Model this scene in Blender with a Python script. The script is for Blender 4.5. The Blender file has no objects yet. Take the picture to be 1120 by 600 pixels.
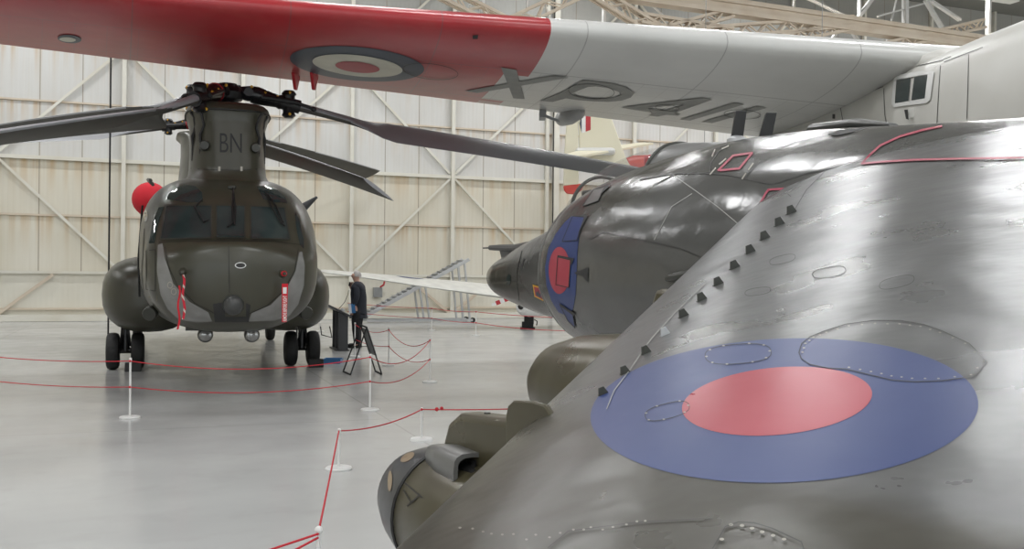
import bpy, bmesh, math, random
from mathutils import Vector, Matrix
from mathutils.bvhtree import BVHTree
from mathutils.geometry import tessellate_polygon
random.seed(7)
R = math.radians
PI = math.pi
col = bpy.context.scene.collection
FPX, CAMH, ROLL = 1050.0, 1.70, 0.010
CAM = Vector((0, 0, CAMH))

# ------------------------------------------------------------------ camera maths
def ray(px, py):
    a, b = px - 560, -(py - 300)
    x = a * math.cos(ROLL) - b * math.sin(ROLL)
    z = a * math.sin(ROLL) + b * math.cos(ROLL)
    return Vector((x / FPX, 1, z / FPX))
def at(px, py, Y):
    return CAM + ray(px, py) * Y
def gnd(px, py, z=0):
    r = ray(px, py)
    return CAM + r * ((z - CAMH) / r.z)
def V(*a):
    return Vector(a)

# ------------------------------------------------------------------ mesh builder
class MB:
    def __init__(self, M=None):
        self.v = []; self.f = []; self.mi = []; self.uv = {}; self.M = M or Matrix.Identity(4); self.cur = 0
    def add(self, vs, fs):
        n = len(self.v)
        self.v += [self.M @ Vector(p) for p in vs]
        self.f += [tuple(i + n for i in f) for f in fs]
        self.mi += [self.cur] * len(fs)
        return n
    def box(self, c, s, rot=None):
        c = Vector(c); s = Vector(s) / 2
        vs = [Vector((x * s.x, y * s.y, z * s.z)) for x in (-1, 1) for y in (-1, 1) for z in (-1, 1)]
        if rot is not None: vs = [rot @ p for p in vs]
        self.add([p + c for p in vs], [(0, 1, 3, 2), (4, 6, 7, 5), (0, 4, 5, 1), (2, 3, 7, 6), (0, 2, 6, 4), (1, 5, 7, 3)])
    def beam(self, a, b, w, t, up=(0, 0, 1)):
        a = Vector(a); b = Vector(b); d = (b - a); L = d.length; d.normalize()
        up = Vector(up)
        s = d.cross(up)
        if s.length < 1e-4: s = d.cross(Vector((1, 0, 0)))
        s.normalize(); n = s.cross(d)
        rot = Matrix((d, s, n)).transposed()
        self.box((a + b) / 2, (L, w, t), rot)
    def loft(self, rings, cap0=True, cap1=True, close=True):
        n = len(rings[0]); vs = [p for r in rings for p in r]; fs = []
        for i in range(len(rings) - 1):
            for j in range(n if close else n - 1):
                k = (j + 1) % n
                fs.append((i * n + j, i * n + k, (i + 1) * n + k, (i + 1) * n + j))
        if cap0: fs.append(tuple(reversed(range(n))))
        if cap1: fs.append(tuple((len(rings) - 1) * n + j for j in range(n)))
        return self.add(vs, fs)
    def tube(self, pts, r, n=8, caps=True):
        pts = [Vector(p) for p in pts]
        rs = r if isinstance(r, (list, tuple)) else [r] * len(pts)
        rings = []; prev = None
        for i, p in enumerate(pts):
            d = (pts[min(i + 1, len(pts) - 1)] - pts[max(i - 1, 0)]).normalized()
            if prev is None:
                s = d.cross(Vector((0, 0, 1)))
                if s.length < 1e-3: s = d.cross(Vector((0, 1, 0)))
            else:
                s = prev - d * prev.dot(d)
            s.normalize(); prev = s; t = d.cross(s)
            rings.append([p + (s * math.cos(2 * PI * j / n) + t * math.sin(2 * PI * j / n)) * rs[i] for j in range(n)])
        self.loft(rings, caps, caps)
    def lathe(self, prof, origin, axis, n=24):
        """prof: list of (distance along axis, radius)"""
        axis = Vector(axis).normalized(); origin = Vector(origin)
        s = axis.cross(Vector((0, 0, 1)))
        if s.length < 1e-3: s = Vector((1, 0, 0))
        s.normalize(); t = axis.cross(s)
        rings = [[origin + axis * h + (s * math.cos(2 * PI * j / n) + t * math.sin(2 * PI * j / n)) * max(r, 1e-4) for j in range(n)] for h, r in prof]
        self.loft(rings, True, True)
    def sphere(self, c, r, n=12, m=8, sc=(1, 1, 1)):
        rings = []
        for i in range(m + 1):
            a = -PI / 2 + PI * i / m
            rings.append([Vector(c) + Vector((max(math.cos(a), 1e-3) * math.cos(2 * PI * j / n) * r * sc[0], max(math.cos(a), 1e-3) * math.sin(2 * PI * j / n) * r * sc[1], math.sin(a) * r * sc[2])) for j in range(n)])
        self.loft(rings)
    def prism(self, poly, off):
        """poly 3d points, extruded by vector off"""
        off = Vector(off); n = len(poly)
        vs = [Vector(p) for p in poly] + [Vector(p) + off for p in poly]
        self.add(vs, [tuple(reversed(range(n))), tuple(range(n, 2 * n))] + [(i, (i + 1) % n, n + (i + 1) % n, n + i) for i in range(n)])
    def build(self, name, mat, parent=None, bevel=0, ang=35, solid=0, seg=2):
        base = parent_loc(parent)
        me = bpy.data.meshes.new(name)
        if parent is None:
            xs = [p for p in self.v]
            c = Vector((sum(p.x for p in xs) / len(xs), sum(p.y for p in xs) / len(xs), min(p.z for p in xs)))
            base = c
        me.from_pydata([p - base for p in self.v], [], self.f)
        mats = mat if isinstance(mat, (list, tuple)) else [mat]
        for m in mats: me.materials.append(m)
        for p, i in zip(me.polygons, self.mi): p.material_index = min(i, len(mats) - 1)
        if hasattr(self, 'uvs') and self.uvs:
            ul = me.uv_layers.new(name='UVMap')
            for p in me.polygons:
                for li in p.loop_indices:
                    ul.data[li].uv = self.uvs[me.loops[li].vertex_index]
        bm = bmesh.new(); bm.from_mesh(me)
        bmesh.ops.recalc_face_normals(bm, faces=bm.faces) if not getattr(self, 'open', False) else None
        bm.to_mesh(me); bm.free()
        for p in me.polygons: p.use_smooth = True
        me.set_sharp_from_angle(angle=R(ang))
        o = bpy.data.objects.new(name, me); col.objects.link(o)
        if parent is None: o.location = base
        else: o.parent = parent
        if bevel:
            b = o.modifiers.new('b', 'BEVEL'); b.width = bevel; b.segments = seg; b.limit_method = 'ANGLE'; b.angle_limit = R(40); b.harden_normals = False
        if solid:
            s = o.modifiers.new('s', 'SOLIDIFY'); s.thickness = solid; s.offset = 0
        return o

def parent_loc(p):
    L = Vector((0, 0, 0))
    while p is not None:
        L += p.location; p = p.parent
    return L
def thing(name, loc, label, cat, group=None):
    o = bpy.data.objects.new(name, None); col.objects.link(o); o.location = loc; o.empty_display_size = .2
    return tag(o, label, cat, group)
def tag(o, label, cat=None, group=None):
    o['label'] = label
    if cat: o['category'] = cat
    if group: o['group'] = group
    return o
def struct(o):
    o['kind'] = 'structure'; return o
def dup(root, loc=None, label=None, parent=None):
    c = root.copy(); col.objects.link(c)
    if parent is not None: c.parent = parent
    if loc is not None: c.location = loc
    if label: c['label'] = label
    for ch in list(root.children):
        dup(ch, None, None, c)
    return c
def frame(o, x, y, z):
    m = Matrix((Vector(x), Vector(y), Vector(z))).transposed().to_4x4(); m.translation = Vector(o); return m

def spline(pts, n):
    """catmull-rom through pts, n samples per span"""
    P = [Vector(p) for p in pts]; out = []
    for i in range(len(P) - 1):
        p0 = P[max(i - 1, 0)]; p1 = P[i]; p2 = P[i + 1]; p3 = P[min(i + 2, len(P) - 1)]
        for k in range(n):
            t = k / n
            out.append(.5 * ((2 * p1) + (p2 - p0) * t + (2 * p0 - 5 * p1 + 4 * p2 - p3) * t * t + (3 * p1 - p0 - 3 * p2 + p3) * t ** 3))
    out.append(P[-1]); return out
def interp(tab, s):
    """smooth row interpolation; tab rows (s, a, b, ...)"""
    if s <= tab[0][0]: return list(tab[0][1:])
    for i in range(len(tab) - 1):
        if s <= tab[i + 1][0]:
            a, b = tab[i], tab[i + 1]; t = (s - a[0]) / (b[0] - a[0])
            p = tab[max(i - 1, 0)]; q = tab[min(i + 2, len(tab) - 1)]
            out = []
            for k in range(1, len(a)):
                h = b[0] - a[0]
                m0 = (b[k] - p[k]) / (b[0] - p[0]) * h if b[0] != p[0] else 0
                m1 = (q[k] - a[k]) / (q[0] - a[0]) * h
                t2 = t * t; t3 = t2 * t
                out.append((2 * t3 - 3 * t2 + 1) * a[k] + (t3 - 2 * t2 + t) * m0 + (-2 * t3 + 3 * t2) * b[k] + (t3 - t2) * m1)
            return out
    return list(tab[-1][1:])

# ------------------------------------------------------------------ materials
def nt(name):
    m = bpy.data.materials.new(name); m.use_nodes = True
    t = m.node_tree; b = t.nodes['Principled BSDF']; return m, t, b
def N(t, typ, **kw):
    n = t.nodes.new(typ)
    for k, v in kw.items(): setattr(n, k, v)
    return n
def math_(t, op, a, b=None):
    n = N(t, 'ShaderNodeMath', operation=op)
    for i, x in enumerate((a, b)):
        if x is None: continue
        if isinstance(x, (int, float)): n.inputs[i].default_value = x
        else: t.links.new(x, n.inputs[i])
    return n.outputs[0]
def mix_(t, fac, a, b):
    n = N(t, 'ShaderNodeMix', data_type='RGBA')
    if isinstance(fac, (int, float)): n.inputs['Factor'].default_value = fac
    else: t.links.new(fac, n.inputs['Factor'])
    for k, x in (('A', a), ('B', b)):
        s = [i for i in n.inputs if i.name == k and i.type == 'RGBA'][0]
        if isinstance(x, tuple): s.default_value = (*x, 1)
        else: t.links.new(x, s)
    return [o for o in n.outputs if o.type == 'RGBA'][0]
def noise_(t, vec, scale, detail=4, lo=.28, hi=.72, dist=0):
    n = N(t, 'ShaderNodeTexNoise'); n.inputs['Scale'].default_value = scale; n.inputs['Detail'].default_value = detail
    n.inputs['Distortion'].default_value = dist
    if vec is not None: t.links.new(vec, n.inputs['Vector'])
    m = N(t, 'ShaderNodeMapRange'); m.inputs['From Min'].default_value = lo; m.inputs['From Max'].default_value = hi
    t.links.new(n.outputs['Fac'], m.inputs['Value']); return m.outputs['Result']
def coords(t, which='Object', scale=(1, 1, 1), rot=(0, 0, 0)):
    c = N(t, 'ShaderNodeTexCoord'); mp = N(t, 'ShaderNodeMapping')
    mp.inputs['Scale'].default_value = scale; mp.inputs['Rotation'].default_value = rot
    t.links.new(c.outputs[which], mp.inputs['Vector']); return mp.outputs['Vector']
def sep(t, vec):
    s = N(t, 'ShaderNodeSeparateXYZ'); t.links.new(vec, s.inputs[0]); return s.outputs
def bump(t, b, h, strength=.2, dist=.01):
    n = N(t, 'ShaderNodeBump'); n.inputs['Strength'].default_value = strength; n.inputs['Distance'].default_value = dist
    t.links.new(h, n.inputs['Height']); t.links.new(n.outputs[0], b.inputs['Normal'])
def linemask(t, x, freq, width, off=0.0):
    """1 on thin lines at every 1/freq units"""
    v = math_(t, 'ADD', math_(t, 'MULTIPLY', x, freq), 100.5 + off)
    f = math_(t, 'FRACT', v)
    d = math_(t, 'ABSOLUTE', math_(t, 'SUBTRACT', f, .5))
    return math_(t, 'LESS_THAN', d, width * freq)

def plain(name, c, rough=.5, metal=0, c2=None, scale=3, coat=0, bumps=0, bscale=8, rvar=0):
    m, t, b = nt(name)
    b.inputs['Metallic'].default_value = metal
    b.inputs['Roughness'].default_value = rough
    vec = coords(t)
    c2 = c2 or tuple(x * .82 for x in c)
    t.links.new(mix_(t, noise_(t, vec, scale), c, c2), b.inputs['Base Color'])
    if coat: b.inputs['Coat Weight'].default_value = coat; b.inputs['Coat Roughness'].default_value = .12
    if bumps: bump(t, b, noise_(t, vec, bscale, 2, 0, 1), bumps, .02)
    if rvar:
        r = noise_(t, vec, scale * 2.3, 4, .15, .85)
        t.links.new(math_(t, 'ADD', math_(t, 'MULTIPLY', r, rvar), rough - rvar / 2), b.inputs['Roughness'])
    return m

M = {}
M['olive'] = plain('olive_paint', (.062, .060, .041), .32, c2=(.047, .046, .033), scale=1.3, bumps=.12, bscale=2.2, rvar=.12)
M['olive_dark'] = plain('dark_olive_paint', (.045, .046, .036), .4, c2=(.034, .036, .03))
M['black'] = plain('black_rubber', (.012, .012, .012), .55, scale=12)
M['black_gloss'] = plain('black_fittings', (.014, .014, .015), .3, scale=20)
M['tyre'] = plain('tyre_rubber', (.018, .018, .018), .7, scale=9, bumps=.3, bscale=40)
M['yellow'] = plain('yellow_paint', (.75, .42, .03), .4)
M['red'] = plain('red_paint', (.50, .03, .04), .45)
M['redcloth'] = plain('red_cloth', (.62, .015, .03), .8)
M['rope'] = plain('red_rope', (.55, .02, .035), .75)
M['white'] = plain('white_metal', (.72, .72, .70), .4, c2=(.66, .66, .64))
M['cream'] = plain('cream_paint', (.74, .70, .55), .45, c2=(.70, .66, .50), scale=.8)
M['grey'] = plain('grey_paint', (.28, .29, .29), .45)
M['alu'] = plain('dull_aluminium', (.55, .56, .57), .4, .6)
M['blade'] = plain('rotor_blade_grey', (.34, .345, .36), .38, c2=(.28, .284, .30), scale=1.1, rvar=.1)
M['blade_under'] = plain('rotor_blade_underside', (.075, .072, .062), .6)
M['glass_dark'] = plain('cockpit_glass', (.022, .032, .032), .03, scale=2, c2=(.045, .06, .058))
M['lamp_glass'] = plain('lamp_glass', (.30, .30, .29), .12, .6)
M['charcoal'] = plain('charcoal_metal', (.055, .058, .062), .45)
M['blue'] = plain('blue_plastic', (.04, .16, .36), .4)
M['truss'] = plain('beige_steel', (.66, .58, .47), .55, c2=(.58, .48, .37), scale=1.5)
M['trim'] = plain('white_steel', (.74, .73, .66), .5, c2=(.64, .61, .52), scale=.9)
M['marking_dark'] = plain('marking_dark_grey', (.20, .205, .19), .5, c2=(.27, .27, .25), scale=3)
M['navy'] = plain('roundel_navy', (.045, .06, .085), .4)
M['rd_white'] = plain('roundel_cream', (.68, .66, .55), .45)
M['rd_red'] = plain('roundel_red', (.42, .04, .055), .4)
M['skin'] = plain('skin', (.55, .33, .25), .5)
M['hair'] = plain('grey_hair', (.42, .40, .38), .8, scale=30)
M['jacket'] = plain('navy_jacket', (.014, .017, .026), .8, scale=8, bumps=.4, bscale=10)
M['trouser'] = plain('dark_trousers', (.012, .012, .014), .85, bumps=.3, bscale=9)
M['paper'] = plain('paper_white', (.7, .72, .76), .6)
M['pink'] = plain('pink_line_paint', (.38, .045, .085), .45)
M['seam'] = plain('panel_seam', (.018, .017, .015), .5)
M['seam_light'] = plain('pale_scuffed_seam', (.34, .34, .32), .5)
M['rivet'] = plain('bare_metal_rivet', (.38, .36, .31), .4, .4)
M['white_band'] = plain('painted_white', (.8, .8, .78), .5)

M['glass_chin'] = plain('chin_perspex', (.19, .19, .18), .12, c2=(.26, .26, .25), scale=4, rvar=.08)  # pale grey base carries the bright reflections of the chin panes
M['grey_dark'] = plain('dark_grey_dome', (.06, .062, .06), .3)
M['tan'] = plain('tan_window', (.30, .22, .14), .3)
M['pod_black'] = plain('scuffed_black', (.018, .02, .024), .32, c2=(.05, .055, .06), scale=4, rvar=.15)
M['orange_red'] = plain('bright_red_paint', (.62, .07, .05), .4)
M['grey_light'] = plain('light_grey_paint', (.40, .40, .39), .45)
def mat_streamer():
    m, t, b = nt('striped_streamer')
    s = sep(t, coords(t)); v = math_(t, 'FRACT', math_(t, 'MULTIPLY', math_(t, 'ADD', s[2], math_(t, 'MULTIPLY', s[0], 1.5)), 7))
    t.links.new(mix_(t, math_(t, 'GREATER_THAN', v, .74), (.55, .02, .04), (.6, .5, .45)), b.inputs['Base Color']); b.inputs['Roughness'].default_value = .8
    return m
M['streamer'] = mat_streamer()

def mat_glass(name, tint=(.85, .9, .9), rough=.02):
    m, t, b = nt(name)
    b.inputs['Base Color'].default_value = (*tint, 1); b.inputs['Roughness'].default_value = rough
    b.inputs['Alpha'].default_value = .22; b.inputs['IOR'].default_value = 1.5
    return m
M['canopy'] = mat_glass('canopy_perspex', (.30, .29, .29))

# Harrier-type jet paint: two-tone camouflage, worn and glossy
def jet_paint(name, wing=False):
    m, t, b = nt(name)
    vec = coords(t)
    camo = noise_(t, vec, .38, 0, .46, .54, .3)
    if wing:      # grey inboard, green across the outer panel (o = distance out from the centreline)
        s = sep(t, vec)
        o = math_(t, 'ADD', math_(t, 'MULTIPLY', s[0], -.891), math_(t, 'MULTIPLY', s[1], -.454))
        a = math_(t, 'ADD', math_(t, 'MULTIPLY', s[0], .454), math_(t, 'MULTIPLY', s[1], -.891))
        o = math_(t, 'ADD', o, math_(t, 'MULTIPLY', math_(t, 'SINE', math_(t, 'MULTIPLY', a, 3.2)), .08))
        mr = N(t, 'ShaderNodeMapRange'); mr.inputs['From Min'].default_value = 3.62; mr.inputs['From Max'].default_value = 3.69; t.links.new(o, mr.inputs['Value'])
        base = mix_(t, mr.outputs['Result'], (.100, .102, .103), (.046, .042, .030))
    else: base = mix_(t, camo, (.084, .084, .080), (.050, .046, .034))
    wear = noise_(t, coords(t, scale=(1, 1, 2.2)), 2.6, 6, .3, .95)
    base = mix_(t, math_(t, 'MULTIPLY', wear, .12), base, (.22, .215, .20))
    dark = noise_(t, vec, 5, 6, .3, .95)
    base = mix_(t, math_(t, 'MULTIPLY', dark, .35), base, (.05, .048, .042))
    t.links.new(base, b.inputs['Base Color'])
    r = noise_(t, vec, 3.1, 5, .1, .9)
    t.links.new(math_(t, 'ADD', math_(t, 'MULTIPLY', r, .12), .23 if wing else .15), b.inputs['Roughness'])
    b.inputs['Metallic'].default_value = .06; b.inputs['Specular IOR Level'].default_value = .34 if wing else .6
    h = math_(t, 'ADD', noise_(t, vec, 1.7, 2, 0, 1), math_(t, 'MULTIPLY', noise_(t, vec, 5, 3, 0, 1), .25))
    bump(t, b, h, .45, .05)
    return m
M['jet'] = jet_paint('worn_camouflage_paint'); M['jet_wing'] = jet_paint('worn_wing_paint', True)
M['jet_grey'] = plain('worn_grey_paint', (.17, .17, .165), .34, .2, c2=(.14, .14, .135), scale=2, bumps=.1, bscale=3, rvar=.12)
M['jet_green'] = plain('worn_green_paint', (.085, .075, .042), .30, .25, c2=(.06, .054, .034), scale=2, bumps=.12, bscale=3, rvar=.14)
M['jet_blue'] = plain('faded_blue_paint', (.030, .050, .155), .34, .05, c2=(.040, .062, .18), scale=1.6, bumps=.12, bscale=2.2, rvar=.14)
M['jet_red'] = plain('faded_red_paint', (.34, .034, .055), .32, .05, c2=(.39, .05, .075), scale=1.8, bumps=.12, bscale=2.2, rvar=.14)
for k_ in ('jet_blue', 'jet_red', 'jet_grey', 'jet_green'): M[k_].node_tree.nodes['Principled BSDF'].inputs['Specular IOR Level'].default_value = .30
M['offwhite'] = plain('off_white_paint', (.74, .735, .68), .45)
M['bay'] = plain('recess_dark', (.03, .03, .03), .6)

# wall sheeting
def mat_wall():
    m, t, b = nt('sheeted_wall')
    vec = coords(t); s = sep(t, vec); x, z = s[0], s[2]
    streak = noise_(t, coords(t, scale=(3.2, 1, .10)), 1.3, 6, .45, .75)
    broad = noise_(t, coords(t, scale=(.6, 1, .25)), 1.0, 3, .35, .7)
    up = mix_(t, broad, (.66, .66, .64), (.60, .59, .56))
    lo = mix_(t, broad, (.68, .65, .56), (.64, .60, .49))
    isup = math_(t, 'GREATER_THAN', z, 5.4)
    c = mix_(t, isup, lo, up)
    # rust streaks that start at each girt and fade downwards
    zz = math_(t, 'FRACT', math_(t, 'ADD', math_(t, 'DIVIDE', math_(t, 'SUBTRACT', z, 1.62), 1.88), 0.0))
    fall = math_(t, 'POWER', zz, 2.5)
    rust = math_(t, 'MULTIPLY', math_(t, 'MULTIPLY', streak, fall), 1.0)
    c = mix_(t, rust, c, (.50, .31, .11))
    fine = noise_(t, coords(t, scale=(9, 1, .15)), 1.5, 3, .5, .9)
    c = mix_(t, math_(t, 'MULTIPLY', fine, .28), c, (.48, .42, .30))
    c = mix_(t, math_(t, 'GREATER_THAN', z, 10.2), c, (.40, .40, .375))
    low = math_(t, 'LESS_THAN', z, 1.62)
    c = mix_(t, low, c, mix_(t, broad, (.74, .72, .63), (.68, .65, .55)))
    seam = math_(t, 'MULTIPLY', linemask(t, x, 1 / 1.285, .018), math_(t, 'GREATER_THAN', z, 1.62))
    c = mix_(t, math_(t, 'MULTIPLY', seam, .75), c, (.28, .24, .18))
    for zz0, w in ((1.62, .02), (3.50, .035), (7.25, .04), (9.1, .03), (11.0, .04)):
        l = math_(t, 'LESS_THAN', math_(t, 'ABSOLUTE', math_(t, 'SUBTRACT', z, zz0)), w)
        c = mix_(t, math_(t, 'MULTIPLY', l, .7), c, (.36, .27, .15))
    t.links.new(c, b.inputs['Base Color']); b.inputs['Roughness'].default_value = .6
    corr = math_(t, 'SINE', math_(t, 'MULTIPLY', x, 2 * PI / .16))
    bump(t, b, corr, .12, .01)
    return m
M['wall'] = mat_wall()
def mat_floor():
    m, t, b = nt('painted_concrete_floor')
    vec = coords(t)
    c = mix_(t, noise_(t, coords(t, scale=(.5, 1.3, 1)), .5, 5, .3, .7), (.54, .545, .535), (.48, .485, .478))
    c = mix_(t, math_(t, 'MULTIPLY', noise_(t, vec, 2.2, 8, .55, .8), .25), c, (.34, .34, .32))
    s = sep(t, vec)
    j = math_(t, 'MAXIMUM', linemask(t, s[0], 1 / 6.0, .012), linemask(t, s[1], 1 / 6.0, .012))
    c = mix_(t, math_(t, 'MULTIPLY', j, .35), c, (.28, .28, .26))
    t.links.new(c, b.inputs['Base Color'])
    t.links.new(math_(t, 'ADD', math_(t, 'MULTIPLY', noise_(t, vec, 1.4, 6, .3, .7), .10), .17), b.inputs['Roughness'])
    b.inputs['Specular IOR Level'].default_value = .5
    bump(t, b, noise_(t, vec, .9, 3, 0, 1), .05, .02)
    return m
M['floor'] = mat_floor()
M['ceiling'] = plain('grey_ceiling', (.22, .22, .20), .8, c2=(.18, .18, .165), scale=.3)

# ------------------------------------------------------------------ surface decals
def bvh_of(objs):
    vs = []; fs = []
    for o in objs:
        L = parent_loc(o.parent) + o.location if o.parent else o.location
        n = len(vs)
        vs += [v.co + L for v in o.data.vertices]
        fs += [tuple(i + n for i in p.vertices) for p in o.data.polygons]
    return BVHTree.FromPolygons(vs, fs)
def pix_map(px, py): return CAM, ray(px, py).normalized()
def decal(name, polys, bvh, mat, parent, off=.002, step=6, mapf=pix_map, build=True, hint=None):
    """polys: list of [outer, hole...] 2D outlines, laid on the surface found in bvh"""
    mb = MB(); mb.open = True
    bm = bmesh.new()
    for loops in polys:
        if not isinstance(loops[0][0], (list, tuple, Vector)): loops = [loops]
        l3 = [[Vector((p[0], p[1], 0)) for p in lp] for lp in loops]
        tris = tessellate_polygon(l3)
        flat = [bm.verts.new(p) for lp in l3 for p in lp]
        for tr in tris:
            try: bm.faces.new([flat[i] for i in tr])
            except ValueError: pass
    xs = [v.co.x for v in bm.verts]; ys = [v.co.y for v in bm.verts]
    for ax, lo, hi in ((0, min(xs), max(xs)), (1, min(ys), max(ys))):
        k = lo + step
        while k < hi:
            co = Vector((k, 0, 0)) if ax == 0 else Vector((0, k, 0)); no = Vector((1, 0, 0)) if ax == 0 else Vector((0, 1, 0))
            bmesh.ops.bisect_plane(bm, geom=bm.verts[:] + bm.edges[:] + bm.faces[:], plane_co=co, plane_no=no)
            k += step
    bmesh.ops.triangulate(bm, faces=bm.faces)
    bm.verts.ensure_lookup_table(); pos = {}
    lastn = None
    for v in bm.verts:
        o_, d_ = mapf(v.co.x, v.co.y)
        h = bvh.ray_cast(o_, d_)
        if h[0] is None: continue
        nn = h[1]
        if nn.dot(d_) > 0: nn = -nn
        pos[v.index] = (h[0] + nn * off, nn, h[3])
    idx = {}; vs = []
    for k, (p, nn, dd) in pos.items(): idx[k] = len(vs); vs.append(p)
    fs = []
    for f in bm.faces:
        k = [v.index for v in f.verts]
        if all(i in idx for i in k):
            ds = [pos[i][2] for i in k]
            if max(ds) - min(ds) < max(.5, .08 * min(ds)):
                a, b_, c_ = [vs[idx[i]] for i in k]
                nrm = (b_ - a).cross(c_ - a)
                ks = [idx[i] for i in k]
                if nrm.dot(pos[k[0]][1]) < 0: ks.reverse()
                fs.append(tuple(ks))
    bm.free()
    if not fs: print('EMPTY DECAL', name, polys[0][0] if polys else None); return None
    used = sorted({i for f in fs for i in f}); remap = {u_: i for i, u_ in enumerate(used)}
    mb.add([vs[u_] for u_ in used], [tuple(remap[i] for i in f) for f in fs])
    if not build: return mb
    return mb.build(name, mat, parent)
def ellipse(c, A, B, n=48):
    return [(c[0] + A[0] * math.cos(2 * PI * k / n) + B[0] * math.sin(2 * PI * k / n), c[1] + A[1] * math.cos(2 * PI * k / n) + B[1] * math.sin(2 * PI * k / n)) for k in range(n)]
def ribbon(pts, w, closed=False):
    """2D polyline to list of quads (pixel space)"""
    out = []; P = [Vector(p) for p in pts]
    if closed: P.append(P[0])
    for a, b in zip(P[:-1], P[1:]):
        d = (b - a)
        if d.length < 1e-6: continue
        n = Vector((-d.y, d.x)).normalized() * w / 2; e = d.normalized() * w * .3
        out.append([tuple(a - n - e), tuple(b - n + e), tuple(b + n + e), tuple(a + n - e)])
    return out
def lines(name, plines, w, bvh, mat, parent, off=.002, step=8, mapf=pix_map):
    for pl in plines: o = decal(name, ribbon(pl, w), bvh, mat, parent, off, step, mapf)
    return o

# ------------------------------------------------------------------ hangar shell
WD = Vector((.9352, .3541, 0)); WN = Vector((.3541, -.9352, 0)); W0 = Vector((-14.6, 31.9, 0))
def wp(t, n=0, z=0): return W0 + WD * t + WN * n + Vector((0, 0, z))
WANG = math.atan2(WD.y, WD.x)
T0, T1, DEP, HZ = -20, 52, 52, 14.5
def wall_obj(name, a, b, h, mat, thick=.3, outward=None):
    d = (b - a); L = d.length; ang = math.atan2(d.y, d.x)
    mb = MB(); mb.box((L / 2, thick / 2, h / 2), (L, thick, h))
    me = bpy.data.meshes.new(name); me.from_pydata(mb.v, [], mb.f); me.materials.append(mat)
    o = bpy.data.objects.new(name, me); col.objects.link(o); o.location = a; o.rotation_euler = (0, 0, ang)
    return struct(o)
# back wall: local x = 0 must coincide with a seam: seams pass through t = 1.54 + k*1.283
SE = 1.54 - 1.285 * 16
wall_obj('wall_back', wp(SE), wp(T1), HZ, M['wall'])
wall_obj('wall_right', wp(T1), wp(T1, DEP), HZ, M['wall'])
wall_obj('wall_front', wp(T1, DEP), wp(SE, DEP), HZ, M['wall'])
wall_obj('wall_left', wp(SE, DEP), wp(SE), HZ, M['wall'])
def slab(name, z0, z1, mat):
    me = bpy.data.meshes.new(name); mb = MB(); L = T1 - SE
    mb.box((L / 2, -DEP / 2, (z0 + z1) / 2), (L, DEP, z1 - z0))
    me.from_pydata(mb.v, [], mb.f); me.materials.append(mat)
    o = bpy.data.objects.new(name, me); col.objects.link(o); o.location = wp(SE); o.rotation_euler = (0, 0, WANG); return struct(o)
slab('floor', -.2, 0, M['floor']); slab('ceiling', HZ, HZ + .2, M['ceiling'])
trim_n = [0]
def trim(mb, mat, bevel=0):
    trim_n[0] += 1
    return struct(mb.build('trim_%d' % trim_n[0], mat, None, bevel))
cols_t = [1.54 + 3.86 * k for k in range(-3, 13)]
for k, tt in enumerate(cols_t):
    w = .17
    mb = MB()
    a = wp(tt, .16); b = wp(tt, .16, HZ)
    mb.beam(a, b, .13, .10, WN)          # stanchion: flange + web
    mb.beam(wp(tt, .06), wp(tt, .06, HZ), .06, .12, WN)
    trim(mb, M['trim'])
# doubled door edge post near px 600
mb = MB(); mb.beam(wp(cols_t[7] + .33, .25), wp(cols_t[7] + .33, .25, HZ), .22, .2, WN); trim(mb, M['trim'])
mb = MB(); mb.beam(wp(cols_t[7] + .20, .3), wp(cols_t[7] + .20, .3, HZ), .02, .05, WN); trim(mb, M['black'])
mb = MB(); mb.beam(wp(SE + .1, .08, 5.38), wp(T1 - .1, .08, 5.38), .12, .12); trim(mb, M['trim'])
mb = MB(); mb.beam(wp(SE + .1, .06, 1.62), wp(T1 - .1, .06, 1.62), .08, .09); trim(mb, M['trim'])
mb = MB(); mb.beam(wp(SE + .1, .12, .12), wp(T1 - .1, .12, .12), .22, .22); trim(mb, M['trim'])
mb = MB(); mb.beam(wp(SE + .1, .07, .42), wp(T1 - .1, .07, .42), .10, .06); trim(mb, M['truss'])
for zz in (3.5, 7.25, 9.1, 11.0):
    mb = MB(); mb.beam(wp(SE + .1, .04, zz), wp(T1 - .1, .04, zz), .05, .055); trim(mb, M['truss'])
# zig-zag braces of the wall
for k in range(0, len(cols_t) - 1):
    odd = (k % 2 == 1)     # t = 1.54 has k = 3
    ta, tb = cols_t[k], cols_t[k + 1]
    za, zb = (1.7, 5.3) if odd else (5.3, 1.7)
    mb = MB(); mb.beam(wp(ta + .1, .1, za), wp(tb - .1, .1, zb), .06, .085); trim(mb, M['trim'])
    za, zb = (9.1, 5.5) if odd else (5.5, 9.1)
    mb = MB(); mb.beam(wp(ta + .1, .1, za), wp(tb - .1, .1, zb), .06, .085); trim(mb, M['trim'])
    za, zb = (9.2, 12.9) if odd else (12.9, 9.2)
    mb = MB(); mb.beam(wp(ta + .1, .1, za), wp(tb - .1, .1, zb), .06, .085); trim(mb, M['trim'])

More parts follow.
